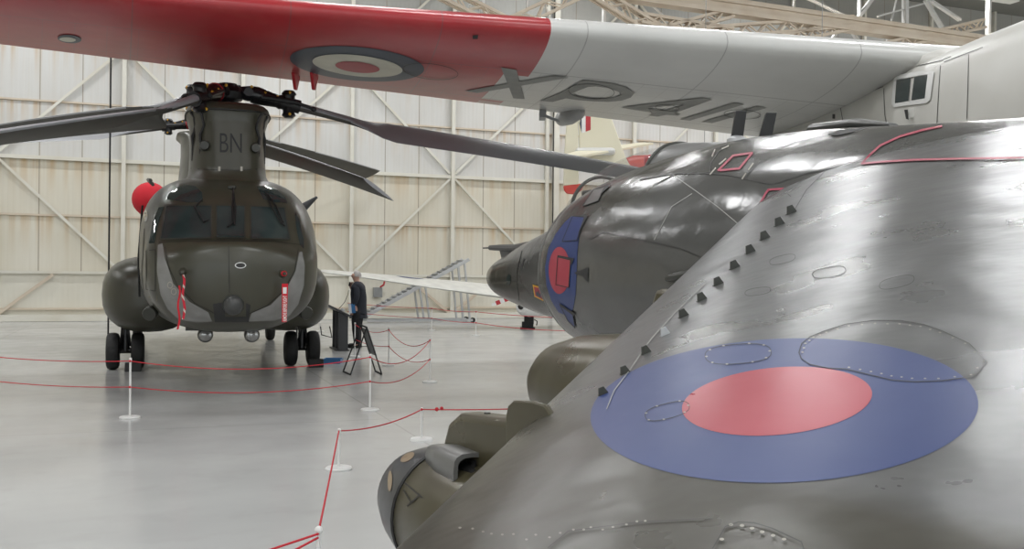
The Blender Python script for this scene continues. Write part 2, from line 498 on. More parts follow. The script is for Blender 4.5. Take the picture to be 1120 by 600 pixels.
# tall glazed doors behind the camera let daylight in
def mat_fill_panel():
    m, t, b = nt('fill_panel_glow'); s = sep(t, coords(t))
    bars = math_(t, 'MAXIMUM', linemask(t, s[0], 1 / 1.2, .10), linemask(t, s[2], 1 / 1.6, .05))
    b.inputs['Base Color'].default_value = (.6, .65, .7, 1); b.inputs['Emission Color'].default_value = (.86, .93, 1, 1)
    t.links.new(math_(t, 'MULTIPLY', math_(t, 'SUBTRACT', 1, bars), 2.2), b.inputs['Emission Strength']); return m
M['fill_glow'] = mat_fill_panel()
for k in range(7):
    a = wp(-16 + k * 9.6, DEP - .06); b = wp(-16 + k * 9.6 + 5.5, DEP - .06)
    me = bpy.data.meshes.new('window'); mb = MB(); mb.box((2.75, 0, 4.2), (5.5, .08, 6.0)); me.from_pydata(mb.v, [], mb.f); me.materials.append(M['fill_glow'])
    o = bpy.data.objects.new('window_%d' % (k + 1), me); col.objects.link(o); o.location = a; o.rotation_euler = (0, 0, WANG); struct(o)

# roof steelwork in planes parallel with the back wall
def onplane(px, py, n):
    r = ray(px, py); o = wp(0, n)
    # (CAM + r*Y - o).WN = 0
    Y = (o - CAM).dot(WN) / r.dot(WN)
    return CAM + r * Y
def lattice(p, q, depth, mat, w=.3, chord=.09, panels=None):
    mb = MB(); d = (q - p); L = d.length; dn = d.normalized(); up = Vector((0, 0, 1)); up = (up - dn * up.dot(dn)).normalized()
    n = panels or max(4, int(L / (depth * 1.1)))
    for sgn in (-1, 1):
        for side in (-1, 1):
            mb.beam(p + up * depth / 2 * sgn + WN * w / 2 * side, q + up * depth / 2 * sgn + WN * w / 2 * side, chord, chord, up)
    for side in (-1, 1):
        for k in range(n):
            a = p + dn * L * k / n; b = p + dn * L * (k + 1) / n; s = 1 if k % 2 else -1
            mb.beam(a + up * depth / 2 * s + WN * w / 2 * side, b - up * depth / 2 * s + WN * w / 2 * side, .04, .05, up)
    return trim(mb, mat)
nP = 5.0
P_ = lambda x, y: onplane(x, y, nP)
# main girder
mb = MB(); a = P_(640, -14); b = P_(1150, 58)
mb.beam(a + V(0, 0, .2), b + V(0, 0, .2), .5, .16); mb.beam(a - V(0, 0, .2), b - V(0, 0, .2), .5, .16); mb.beam(a, b, .3, .30); trim(mb, M['truss'])
for (x0, y0, x1, y1, dp) in ((556, 28, 640, -12, .42), (640, -14, 718, 34, .42), (728, 34, 800, 14, .3), (760, 37, 932, 24, .38), (850, 44, 935, 27, .3), (800, 36, 700, 20, .3), (965, 52, 1075, 26, .32), (480, -10, 556, 28, .4)):
    lattice(P_(x0, y0), P_(x1, y1), dp, M['truss'], w=.25, chord=.10)
for (x0, y0, x1, y1, w) in ((925, 24, 950, 62, .16), (990, 60, 990, -20, .24), (770, 40, 772, -20, .13), (660, 30, 662, -20, .16), (663, 0, 690, 24, .12), (527, 14, 529, -20, .2), (513, 15, 517, -20, .1), (490, -8, 505, 14, .12),
                            (600, 20, 590, -20, .09), (935, 24, 962, -12, .2), (925, 24, 905, 48, .14), (940, 22, 940, -20, .14), (970, 45, 985, -20, .07), (1005, -8, 1050, 22, .16), (1012, 0, 1030, 30, .18), (960, 18, 1010, 4, .1), (870, -8, 925, 18, .12), (576, 14, 577, -20, .1), (700, -6, 735, 26, .08), (865, 30, 870, -15, .06), (1080, 60, 1082, -20, .2)):
    mb = MB(); mb.beam(onplane(x0, y0, nP - .5), onplane(x1, y1, nP - .5), w, w * .6, (0, 0, 1)); trim(mb, M['white'])

# ceiling lamps: long fluorescent strips
first = None
for i in range(7):
    for j in range(6):
        c = wp(-12 + i * 9.5, 4 + j * 9, 13.6)
        if first is None:
            lp = thing('ceiling_lamp', c, 'long white strip lamp hanging under the hangar roof', 'lamp', 'strip lamps under the hangar roof')
            mb = MB(); mb.beam(c - WD * 1.6 + V(0, 0, .05), c + WD * 1.6 + V(0, 0, .05), .5, .12); mb.build('housing', M['white'], lp, .01)
            mb = MB()
            mb.tube([c + V(0, 0, .1), c + V(0, 0, .9)], .02); mb.build('hanger', M['grey'], lp)
            first = lp
        else: lp = dup(first, c)
        L = bpy.data.lights.new('strip_light', 'AREA'); L.shape = 'RECTANGLE'; L.size = 3.0; L.size_y = .45; L.energy = 235; L.color = (.985, .992, 1)
        lo = bpy.data.objects.new('tube_light', L); col.objects.link(lo); lo.location = c - V(0, 0, .03); lo.rotation_euler = (0, 0, WANG)
        L.use_shadow = True
# ------------------------------------------------------------------ tandem rotor helicopter
HB = R(19.5)
HA = Vector((-math.sin(HB), math.cos(HB), 0)); HR = Vector((math.cos(HB), math.sin(HB), 0))
HO = Vector((-3.51, 12.26, 0))
def hp(s, u, z): return HO + HA * s + HR * u + Vector((0, 0, z))
HM = frame(HO, HR, HA, (0, 0, 1))          # local (u, s, z)
heli = thing('helicopter', HO, 'dark olive tandem rotor helicopter standing on the pale hangar floor, BN on its front pylon', 'helicopter')
# body: rows (s, half width, z bottom, z of widest, z top, squareness)
HT = [(0.0, .10, 1.66, 1.74, 1.82, 2.0), (.06, .48, 1.33, 1.72, 2.02, 2.1), (.18, .78, 1.12, 1.70, 2.10, 2.3), (.38, .98, .99, 1.72, 2.17, 2.5), (.62, 1.10, .92, 1.78, 2.38, 2.6),
      (.90, 1.13, .88, 1.85, 2.66, 2.6), (1.20, 1.17, .86, 1.92, 2.86, 2.6), (1.6, 1.205, .85, 1.95, 3.0, 2.75), (2.2, 1.235, .84, 1.98, 3.11, 3.0), (3.2, 1.25, .83, 2.0, 3.15, 3.1), (5, 1.25, .82, 2.0, 3.15, 3.1), (11.5, 1.25, .82, 2.0, 3.15, 3.1),
      (14.0, 1.25, 1.5, 2.2, 3.2, 2.6), (15.6, .8, 2.3, 2.7, 3.1, 2.4)]
def hring(s, n=64):
    hw, zb, zc, zt, e = interp(HT, s); out = []
    for k in range(n):
        a = 2 * PI * k / n; c, d = math.cos(a), math.sin(a)
        x = hw * math.copysign(abs(c) ** (2 / e), c); y = math.copysign(abs(d) ** (2 / e), d)
        out.append((x, s, zc + y * ((zt - zc) if y > 0 else (zc - zb))))
    return out
ss = [0, .02, .04, .06, .09, .13, .18, .25, .32, .38, .46, .54, .62, .7, .8, .9, 1.0, 1.1, 1.2, 1.4, 1.6, 1.9, 2.2, 2.7, 3.2, 4, 5, 7, 9, 11.5, 12.3, 13, 14, 14.8, 15.6]
mb = MB(HM); mb.loft([hring(s) for s in ss]); fus = mb.build('fuselage', M['olive'], heli, ang=60)
hb = bvh_of([fus])
# front pylon
def prect(hx, hy, cy, z, e=3.0, n=40):
    out = []
    for k in range(n):
        a = 2 * PI * k / n; c, d = math.cos(a), math.sin(a)
        out.append((hx * math.copysign(abs(c) ** (2 / e), c), cy + hy * math.copysign(abs(d) ** (2 / e), d), z))
    return out
mb = MB(HM)
mb.loft([prect(.68, 1.25, 2.85, 2.9), prect(.62, 1.12, 2.82, 3.06), prect(.575, 1.02, 2.8, 3.14), prect(.56, .98, 2.76, 3.24), prect(.555, .94, 2.74, 3.4), prect(.55, .9, 2.72, 3.6), prect(.55, .88, 2.7, 3.75), prect(.555, .86, 2.7, 3.86), prect(.58, .86, 2.7, 3.95), prect(.605, .88, 2.7, 4.05)])
pyl = mb.build('front_pylon', M['olive'], heli, ang=50)
mb = MB(HM)
mb.loft([prect(.61, .9, 2.7, 4.04), prect(.62, .92, 2.7, 4.07), prect(.60, .88, 2.7, 4.14), prect(.56, .76, 2.7, 4.19), prect(.3, .4, 2.7, 4.21)])
cap = mb.build('pylon_cap', M['olive'], heli, ang=50)
mb = MB(HM); mb.loft([prect(.63, .925, 2.7, 4.045), prect(.63, .925, 2.7, 4.06)]); mb.build('cap_seal', M['black'], heli)
for sx in (-1, 1):
    mb = MB(HM); mb.lathe([(0, .075), (.10, .075), (.13, .06), (.13, 0)], (sx * .36, 1.94, 3.52), (0, -1, 0), 14); mb.build('pylon_lamp', M['olive_dark'], heli)
    mb = MB(HM)
    for off_ in (0, .10):
        mb.tube([(sx * (.41 + off_ + .0), 1.99 + off_ * 2.2, 3.33), (sx * (.41 + off_), 1.97 + off_ * 2.2, 3.55), (sx * (.42 + off_), 1.93 + off_ * 2.2, 3.68), (sx * (.37 + off_ * 1.1), 1.92 + off_ * 2.2, 3.82), (sx * (.40 + off_), 1.86 + off_ * 2.4, 3.96), (sx * (.45 + off_), 1.86 + off_ * 2.6, 4.03)], .02, 6)
    mb.build('pylon_seal', M['black'], heli)
# rear pylon
mb = MB(HM)
mb.loft([prect(1.1, 2.6, 13.2, 2.9), prect(.85, 2.3, 13.6, 3.4), prect(.66, 2.0, 14.0, 4.0), prect(.60, 1.7, 14.2, 4.7), prect(.60, 1.3, 14.4, 5.15), prect(.72, 1.2, 14.5, 5.25), prect(.70, 1.1, 14.5, 5.33), prect(.3, .5, 14.5, 5.4)])
mb.build('rear_pylon', M['olive'], heli, ang=50)
# engine pods and their red intake cover
for sx in (-1, 1):
    mb = MB(HM); mb.lathe([(0, .33), (.1, .36), (.6, .39), (1.8, .38), (2.6, .28)], (sx * 1.27, 10.4, 3.35), (0, 1, 0), 24)
    mb.build('engine_pod', M['olive'], heli)
    mb = MB(HM); mb.lathe([(-.42, .03), (-.38, .18), (-.27, .30), (-.1, .37), (.12, .39), (.14, .39)], (sx * 1.27, 10.4, 3.32), (0, 1, 0), 24)
    mb.build('intake_cover', M['redcloth'], heli)
# side sponsons
for sx in (-1, 1):
    def spr(s, hw, zb, zt, n=28):
        out = []
        for k in range(n):
            a = 2 * PI * k / n; c, d = math.cos(a), math.sin(a); e = 2.5
            out.append((sx * (1.15 + hw * math.copysign(abs(c) ** (2 / e), c)), s, (zt + zb) / 2 + (zt - zb) / 2 * math.copysign(abs(d) ** (2 / e), d)))
        return out
    mb = MB(HM); mb.loft([spr(3.9, .1, 1.1, 1.4), spr(3.97, .40, .86, 1.65), spr(4.12, .58, .76, 1.78), spr(4.4, .70, .68, 1.88), spr(5, .76, .65, 1.95), spr(7, .78, .65, 1.95), spr(11, .76, .65, 1.95), spr(12.3, .6, .8, 1.8), spr(12.8, .2, 1.0, 1.5)])
    mb.build('sponson', M['olive'], heli, ang=50)

# --- glazing and lines laid on the skin: outlines are traced in the nose view
gl = MB
def hd(name, polys, mat, off=.006, step=5, bvh=None): return decal(name, polys, bvh or hb, mat, heli, off, step)
def frame_line(name, plines, w, mat=M['seam'], bvh=None, off=.005): return lines(name, plines, w, bvh or hb, mat, heli, off, 5)
wl = [(182, 225), (231.5, 225), (231.5, 261), (175.5, 262)]
wc = [(236.5, 225), (268, 225), (268, 261), (236.5, 261)]
wr = [(274, 225.5), (311, 227), (317, 262), (274, 261.5)]
for q in (wl, wc, wr):
    hd('windscreen', [q], M['glass_dark'])
    frame_line('window_frame', [q + [q[0]]], 1.6, M['olive_dark'], off=.012)
eyeL = [(182, 218), (185, 212), (194, 205), (205, 202.5), (214, 204), (221, 211), (222, 221), (205, 221.5)]
eyeR = [(281, 204), (291, 203.5), (303, 208), (312, 216), (314, 222), (300, 221), (288, 218)]
hd('roof_window', [eyeL], M['glass_dark']); hd('roof_window', [eyeR], M['glass_dark'])
hd('side_window', [[(163, 266), (167, 244), (174, 227), (179.5, 226), (173, 246), (169, 266)]], M['glass_dark'])
hd('side_window', [[(322, 231), (327, 240), (332, 262), (332, 272), (328, 268), (324, 250)]], M['glass_dark'])
hd('cabin_window', [ellipse((159.5, 236), (2.5, 0), (0, 6.5), 16)], M['glass_dark'])
chinL = [(173, 268), (178, 266), (181, 283), (190, 310), (208, 330), (228, 341), (232, 351), (215, 352), (196, 349), (184, 338), (176, 322), (172, 296)]
chinR = [(330, 275), (333, 290), (332, 312), (326, 332), (316, 345), (300, 350), (272, 351), (275, 342), (296, 333), (313, 316), (323, 296), (327, 276)]
hd('chin_window', [chinL], M['glass_chin'] if 'glass_chin' in M else M['glass_dark']); hd('chin_window', [chinR], M['glass_chin'] if 'glass_chin' in M else M['glass_dark'])
frame_line('nose_seam', [[(174, 265), (200, 264), (252, 263.5), (300, 264), (331, 268)], [(181, 270), (184, 290), (194, 312), (213, 331), (236, 343)], [(326, 272), (322, 296), (310, 318), (292, 334), (272, 343)],
                         [(250, 266), (251, 320)], [(158, 250), (155, 300), (160, 340)]], .7, M['seam'])
frame_line('door_seam', [[(160, 274), (170, 273), (170, 318), (160, 316), (160, 274)]], .8, M['seam'])
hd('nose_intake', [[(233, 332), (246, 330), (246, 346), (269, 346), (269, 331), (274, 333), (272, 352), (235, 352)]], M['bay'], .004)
# little vents, rings, brackets
hd('static_port', [ellipse((263, 290), (6.2, 0), (0, 3.4), 24)], M['white_band'], .006, 20); hd('static_port', [ellipse((263, 290), (5, 0), (0, 2.4), 24)], M['bay'], .010, 20)
for c in ((186.5, 311.5), (190.5, 318.5)):
    o_ = ellipse(c, (3.2, 0), (0, 3.8), 18); i_ = ellipse(c, (2.2, 0), (0, 2.8), 18)
    hd('ring_marking', [[o_, i_]], M['rivet'], .01, 20)
hd('rescue_marking', [[(163, 324), (172, 323), (172, 329), (163, 330)]], M['stencil'] if 0 else plain('worn_yellow_stencil', (.30, .22, .05), .6), .006, 20)
hd('bare_patch', [[(170, 338), (177, 335), (183, 342), (176, 346)]], plain('bare_patch_grey', (.20, .20, .18), .5), .006, 20)
# nose dome lamp and searchlights
c = hb.ray_cast(CAM, ray(255, 333).normalized())[0]
mb = MB(); mb.lathe([(-.06, .13), (.02, .135), (.06, .125), (.10, .10), (.13, .06), (.14, .01)], c, -HA, 24); mb.build('nose_dome', M['grey_dark'] if 'grey_dark' in M else M['charcoal'], heli)
for px in (224.5, 275.5):
    c = at(px, 366, 13.2)
    mb = MB(); mb.lathe([(0, .10), (.10, .105), (.13, .10), (.14, .095)], c + HA * .1, -HA, 20); mb.tube([c + HA * .08, c + HA * .08 + V(0, 0, .2)], .025); s_ = mb.build('searchlight', M['olive_dark'], heli)
    mb = MB(); mb.lathe([(0, .092), (.03, .08), (.045, .04), (.05, .005)], c - HA * .035, -HA, 20); mb.build('lens', M['lamp_glass'], s_)
mb = MB(); a = at(205, 359, 13.3); b = at(285, 359, 13.35); mb.beam(a, b, .2, .05); mb.build('lamp_rail', M['olive_dark'], heli, .005)
# pitot probes with flags
for px, py, fl in ((200, 297, 0), (309, 299, 1)):
    h = hb.ray_cast(CAM, ray(px, py).normalized())[0]
    mb = MB(); mb.lathe([(-.05, .055), (.03, .05), (.06, .03), (.28, .022), (.30, .012)], h, -HA, 14); pr = mb.build('pitot_probe', M['olive'], heli)
    if fl: mb = MB(); mb.lathe([(0, .035), (.1, .035)], h - HA * .12, -HA, 12); mb.build('probe_cap', M['redcloth'], pr)
for px0, y0, y1, w_, tilt in ((196, 312, 360, 2.0, .8), (200.5, 300, 349, 2.4, -.6)):
    d = hb.ray_cast(CAM, ray(px0, y0).normalized())[0].y - .16; a0 = at(px0, y0, d); a1 = at(px0 - tilt, y1, d)
    ps = [a0.lerp(a1, k / 8) + HR * .012 * math.sin(k * 1.3) for k in range(9)]
    mb = MB(); mb.loft([[p - HR * w_ / 2 / 84, p + HR * w_ / 2 / 84, p + HR * w_ / 2 / 84 + HA * .006, p - HR * w_ / 2 / 84 + HA * .006] for p in ps])
    tag(mb.build('warning_streamer', M['redcloth'] if px0 < 198 else M['streamer'], None), 'red %s streamer hanging from left nose probe of the helicopter' % ('plain narrow' if px0 < 198 else 'and white striped'), 'streamer')
YS = hb.ray_cast(CAM, ray(309, 308).normalized())[0].y - .16
mb = MB(); s84 = 1 / 85
mb.loft([[at(308.3 + .0, y, YS + .01 * math.sin(y)), at(315.2 - (y - 310) * .04, y, YS + .01 * math.sin(y)), at(315.2 - (y - 310) * .04, y, YS + .012 + .01 * math.sin(y)), at(308.3, y, YS + .012 + .01 * math.sin(y))] for y in (310, 316, 322, 328, 334, 340, 346, 352)])
st = mb.build('warning_streamer', M['redcloth'], None); tag(st, 'broad red streamer lettered remove before flight on helicopter nose, right side', 'streamer')
stb = bvh_of([st])
decal('label_patch', [[(309.5, 314), (313.6, 314), (313.4, 321), (309.5, 321)]], stb, M['white_band'], st, .003, 20)
def textpoly(txt, size=1.0, font=None, bold=0):
    """returns flat mesh verts/faces of a text set in Blender's built-in typeface"""
    cu = bpy.data.curves.new('t', 'FONT'); cu.body = txt; cu.size = size; cu.offset = bold; cu.resolution_u = 4
    o = bpy.data.objects.new('t', cu); col.objects.link(o); dg = bpy.context.evaluated_depsgraph_get()
    me = bpy.data.meshes.new_from_object(o.evaluated_get(dg)); vs = [v.co.copy() for v in me.vertices]; fs = [tuple(p.vertices) for p in me.polygons]
    bpy.data.objects.remove(o); bpy.data.curves.remove(cu); bpy.data.meshes.remove(me)
    x0 = min(v.x for v in vs); x1 = max(v.x for v in vs); y0 = min(v.y for v in vs); y1 = max(v.y for v in vs)
    return [((v.x - x0) / (x1 - x0), (v.y - y0) / (y1 - y0)) for v in vs], fs
def text_decal(name, txt, quad, bvh, mat, parent, off=.004, bold=0):
    """quad: pixel corners bottom-left, bottom-right, top-right, top-left of the word"""
    uv, fs = textpoly(txt, 1, None, bold); q = [Vector(p) for p in quad]
    polys = []
    def mp(u, v): p = (q[0] * (1 - u) + q[1] * u) * (1 - v) + (q[3] * (1 - u) + q[2] * u) * v; return p
    mb = MB(); mb.open = True; vs = []; ok = True
    for u, v in uv:
        p = mp(u, v); o_, d_ = pix_map(p.x, p.y); h = bvh.ray_cast(o_, d_)
        if h[0] is None: print('text miss', txt); return
        n_ = h[1] if h[1].dot(d_) < 0 else -h[1]
        vs.append(h[0] + n_ * off)
    mb.add(vs, fs); return mb.build(name, mat, parent)
text_decal('streamer_lettering', 'REMOVE BEFORE FLIGHT', [(313.6, 351), (313.7, 323), (309.6, 323), (309.5, 351)], stb, M['white_band'], st, .003, .02)
pb = bvh_of([pyl])
text_decal('pylon_code', 'BN', [(240.5, 166.5), (264.5, 167), (264.5, 146), (240.5, 145.5)], pb, M['black'], heli, .004, -.004)
lines('pylon_seam', [[(209, 184), (230, 185.5), (262, 186), (288, 184.5)]], .7, pb, M['seam'], heli, .004)
for px in (240, 264): decal('pylon_catch', [[(px - 1.2, 182), (px + 1.2, 182), (px + 1.2, 187), (px - 1.2, 187)]], pb, M['rivet'], heli, .006, 20)
# wipers
for pts in ([(221, 218), (213, 226), (223, 243), (228, 240)], [(254.5, 206), (254, 226), (255, 243), (249, 248)], [(254.5, 206), (257, 226), (256, 246)], [(290, 210), (296, 225), (306, 242), (311, 247)], [(292, 212), (302, 226), (309, 243)]):
    mb = MB(); P3 = []
    for x, y in pts:
        h = hb.ray_cast(CAM, ray(x, y).normalized()); P3.append(h[0] - HA * .05)
    mb.tube(P3, .012, 6); mb.build('wiper', M['black'], heli)
mb = MB(); h = hb.ray_cast(CAM, ray(254, 205).normalized())[0]; mb.box(h - HA * .03, (.10, .10, .05)); mb.build('wiper_motor', M['olive_dark'], heli, .01)
# sensor horn on the right flank, mirrors and steps
mb = MB(HM); mb.lathe([(0, .11), (.1, .11), (.15, .085), (.5, .02)], (1.20, 4.2, 2.70), (.75, -.25, .62), 14); mb.build('sensor_horn', M['charcoal'], heli)
mb = MB(HM); mb.tube([(-1.1, 2.6, 3.05), (-1.15, 3.4, 3.13), (-1.1, 4.5, 3.15)], .03, 6); mb.build('aerial_rail', M['olive_dark'], heli)
mb = MB(HM); mb.tube([(-1.22, 3.0, 2.7), (-1.27, 3.0, 1.9), (-1.25, 3.0, 1.3)], .018, 6); mb.build('door_rail', M['black'], heli)
for sx in (-1, 1):
    mb = MB(HM); mb.lathe([(0, .10), (.08, .10), (.1, .09)], (sx * 1.05, 1.55, 1.12), (sx * .3, -1, -.2), 14); mb.build('flank_lamp', M['olive_dark'], heli)
mb = MB(HM); mb.box((-.8, 9, .72), (1.5, .5, .16)); mb.build('ramp_edge', M['bay'], heli, .02)
for u in (-.3, .35, .95): mb = MB(HM); mb.tube([(u, 1.6, .9), (u, 1.6, .72)], .012, 6); mb.build('belly_aerial', M['black'], heli)
mb = MB(HM); mb.tube([(1.7, 4.4, .75), (1.72, 4.4, .60), (1.9, 4.4, .55), (1.86, 4.4, .75)], .012, 6); mb.build('boarding_step', M['black'], heli)
# undercarriage
def wheel(name, c, axis, r, w, parent, hubmat=M['olive_dark']):
    axis = Vector(axis).normalized(); mb = MB()
    mb.lathe([(-w / 2, r * .55), (-w / 2, r * .80), (-w * .42, r * .93), (-w * .22, r), (0, r * 1.005), (w * .22, r), (w * .42, r * .93), (w / 2, r * .80), (w / 2, r * .55)], c, axis, 32)
    t_ = mb.build(name, M['tyre'], parent)
    mb = MB(); mb.lathe([(-w * .40, .02), (-w * .45, r * .35), (-w * .40, r * .58), (w * .40, r * .58), (w * .45, r * .35), (w * .40, .02)], c, axis, 24); mb.build('wheel_hub', hubmat, t_)
    return t_
for sx in (-1, 1):
    u0 = sx * 1.50 - .03
    mb = MB(HM); mb.tube([(u0, 5.14, .32), (u0, 5.14, .8)], .07, 12); mb.tube([(u0 - .24, 5.14, .32), (u0 + .24, 5.14, .32)], .05, 10); mb.tube([(u0 + .0, 5.14, .45), (u0 + .0, 5.5, .75)], .04, 8); mb.tube([(u0 - .08, 5.05, .35), (u0 - .05, 5.0, .75)], .02, 6); mb.tube([(u0 + .08, 5.05, .4), (u0 + .05, 5.0, .72)], .02, 6)
    mb.build('undercarriage_leg', M['black_gloss'], heli)
    for d in (-.20, .20): wheel('wheel', hp(5.14, u0 + d, .315), HR, .315, .21, heli)
    wheel('wheel', hp(12.0, sx * 1.55, .315), HR, .315, .21, heli)
    mb = MB(HM); mb.tube([(sx * 1.40, 12, .32), (sx * 1.36, 12, .9)], .06, 10); mb.tube([(sx * 1.55, 12, .32), (sx * 1.35, 12, .32)], .05, 8); mb.build('undercarriage_leg', M['black_gloss'], heli)
# rotors -------------------------------------------------------------
def rotor(s0, zhub, azs, sense, pitch, droop, zcap):
    c = hp(s0, 0, zhub)
    mb = MB(); mb.tube([hp(s0, 0, zcap), hp(s0, 0, zhub - .05)], .10, 16); mb.lathe([(0, .17), (.06, .14), (.12, .11)], hp(s0, 0, zcap), (0, 0, 1), 16); mb.build('rotor_mast', M['black_gloss'], heli)
    mb = MB(); mb.lathe([(-.16, .12), (-.12, .22), (-.02, .25), (.05, .22), (.09, .16), (.12, .14), (.13, .02)], c, (0, 0, 1), 20)
    for k in range(9):
        a = 2 * PI * k / 9; mb.lathe([(0, .03), (.05, .03)], c + V(.17 * math.cos(a), .17 * math.sin(a), .05), (0, 0, 1), 8)
    mb.build('rotor_hub', M['black_gloss'], heli)
    for az, pitch in azs:
        d = Vector((math.cos(R(az)), math.sin(R(az)), 0)); lead = Vector((0, 0, 1)).cross(d) * sense
        def dz(r):
            a_ = min(max(r - .3, 0), 2.0); b_ = max(r - 2.3, 0)
            return -(droop[0] * a_ + droop[1] * b_ + .003 * b_ * b_) + d.dot(HA) * droop[2] * r
        X = lambda r, l=0, z=0: c + d * r + lead * l + Vector((0, 0, dz(r) + z))
        # arm: yoke, pitch housing, lag hinge pin, damper
        mb = MB(); mb.tube([X(.15), X(.32), X(.40)], [.09, .12, .10], 14); mb.tube([X(.30, -.14), X(.30, .14)], .07, 12)
        mb.tube([X(.36), X(.44), X(.75), X(.80)], [.13, .14, .10, .12], 14); mb.tube([X(.45, .12, .02), X(.9, .14, .02)], .035, 8); mb.build('hub_arm', M['black_gloss'], heli)
        mb = MB(); mb.tube([X(.435), X(.455)], .146, 18); mb.build('red_band', M['red'], heli) if az in (262, 188) else None
        mb = MB(); mb.tube([X(.93, 0, -.22), X(.93, 0, -.18), X(.93, 0, -.14), X(.93, 0, .13), X(.93, 0, .16), X(.93, 0, .21)], [.06, .11, .095, .095, .12, .08], 16); mb.tube([X(.78), X(1.1)], .11, 12); mb.build('lag_hinge', M['black_gloss'], heli)
        for (r_, l_, z_) in ((.93, .10, .165), (.93, .10, -.17), (.55, .10, .06), (.34, .13, .09), (.74, .1, .05)):
            for sg in (-1, 1): mb = MB(); mb.sphere(X(r_, l_ * sg, z_), .024, 8, 5); mb.build('yellow_mark', M['yellow'], heli)
        mb = MB(); mb.tube([X(.5, -.22, -.04), X(1.0, -.2, .02)], .045, 10); mb.tube([X(1.0, -.2, .02), X(1.32, -.12, 0)], .025, 8); mb.sphere(X(1.3, -.12, 0), .045); mb.tube([X(.5, -.22, -.04), X(.5, 0, -.04)], .03, 8); mb.build('lag_damper', M['black_gloss'], heli)
        # blade
        rings = []; n = 20
        for r_, ch, th, cyl in ((1.02, .16, .15, 1), (1.2, .16, .14, 1), (1.5, .16, .13, 1), (1.9, .20, .13, .9), (2.15, .40, .125, .5), (2.35, .66, .115, .1), (2.55, .80, .11, 0), (3.2, .81, .11, 0), (4, .81, .108, 0), (5, .81, .105, 0), (6, .81, .10, 0), (7, .81, .10, 0), (8, .81, .095, 0), (8.8, .81, .09, 0), (9.1, .80, .085, 0)):
            pt = R(pitch - 6 * (r_ / 9.1)); ring = []
            for k in range(n):
                a = 2 * PI * k / n; cx = math.cos(a)
                x = (cx + 1) / 2   # 0 = trailing edge, 1 = leading edge
                prof = math.sqrt(max(0, 1 - x)) * (x ** .9) * 1.75 + .03 if not cyl else 0
                yy = (1 - cyl) * math.copysign(prof * th / 2 * 1.25, math.sin(a)) + cyl * math.sin(a) * th / 2 if abs(math.sin(a)) > 1e-6 else 0
                xx = (x - .72) * ch * (1 - cyl) + cyl * cx * ch / 2
                ring.append(X(r_) + lead * (xx * math.cos(pt) - yy * math.sin(pt)) + Vector((0, 0, xx * math.sin(pt) + yy * math.cos(pt))))
            rings.append(ring)
        mb = MB(); mb.loft(rings); b_ = mb.build('rotor_blade', [M['blade'], M['blade_under']], heli, ang=50)
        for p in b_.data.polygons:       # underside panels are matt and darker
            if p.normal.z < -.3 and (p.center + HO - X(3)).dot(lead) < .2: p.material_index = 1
HUBS = 2.7
rotor(HUBS, 4.47, ((262, 21), (22, 32), (142, 21)), 1, 21, (.20, .09, .158), 4.18)
rotor(14.5, 5.68, ((188, 22), (308, 37), (68, 29)), -1, 29, (.20, .10, .12), 5.4)
# chocks at the front wheels
ch = None
for (sx, lab) in ((-1, 'black wheel chocks against the front left wheels of the helicopter'), (1, 'black wheel chocks against the front right wheels of the helicopter')):
    c = hp(4.74, sx * 1.50 + (.16 if sx > 0 else .10), 0)
    mb = MB(frame(c, HR, HA, (0, 0, 1)))
    mb.add([(-.12, -.10, 0), (.14, -.10, 0), (.14, .07, 0), (-.12, .07, 0), (-.12, -.05, .15), (.14, -.05, .15), (.14, .03, .15), (-.12, .03, .15)], [(0, 1, 2, 3), (4, 5, 6, 7), (0, 1, 5, 4), (1, 2, 6, 5), (2, 3, 7, 6), (3, 0, 4, 7)])
    tag(mb.build('wheel_chock', M['black'], None, .01), lab, 'chock')
# ------------------------------------------------------------------ grey/green strike jet (nose away to the left, port wing towards the camera)
JA = R(27)
JU = Vector((math.sin(JA), -math.cos(JA), 0)); JP = Vector((-math.cos(JA), -math.sin(JA), 0)); JO = Vector((-.24, 10.5, 0))
JM = frame(JO, JP, JU, (0, 0, 1))      # local (o port, s aft, z)
def jp(s, o, z): return JO + JU * s + JP * o + Vector((0, 0, z))
jet = thing('strike_jet', jp(5, 0, 0), 'worn grey and green single seat jet with red and blue roundels filling the right foreground', 'aircraft')
# forward fuselage
def ell(s, hw, zc, hz, n=40, e=2.0):
    out = []
    for k in range(n):
        a = 2 * PI * k / n; c, d = math.cos(a), math.sin(a)
        out.append((hw * math.copysign(abs(c) ** (2 / e), c), s, zc + hz * math.copysign(abs(d) ** (2 / e), d)))
    return out
FT = [(.10, .04, 1.665, .04), (.115, .10, 1.665, .10), (.15, .115, 1.665, .12), (.2, .14, 1.665, .15), (.36, .195, 1.665, .20), (.57, .245, 1.67, .245), (1.03, .325, 1.69, .34), (1.5, .39, 1.71, .42), (2.0, .44, 1.76, .48), (2.6, .48, 1.80, .53), (3.3, .52, 1.80, .58), (4.2, .5, 1.80, .58)]
mb = MB(JM); mb.loft([ell(s, *interp(FT, s)) for s in (.10, .115, .15, .2, .26, .34, .43, .55, .7, .85, 1.03, 1.25, 1.5, 1.75, 2.0, 2.3, 2.6, 3.0, 3.3, 4.2)])
nose = mb.build('nose', M['jet'], jet, ang=50)
nb = bvh_of([nose])
mb = MB(JM); mb.lathe([(0, .02), (.03, .085), (.10, .105), (.10, .12)], (0, .07, 1.665), (0, 1, 0), 24); mb.build('nose_tip', M['jet_grey'], jet)
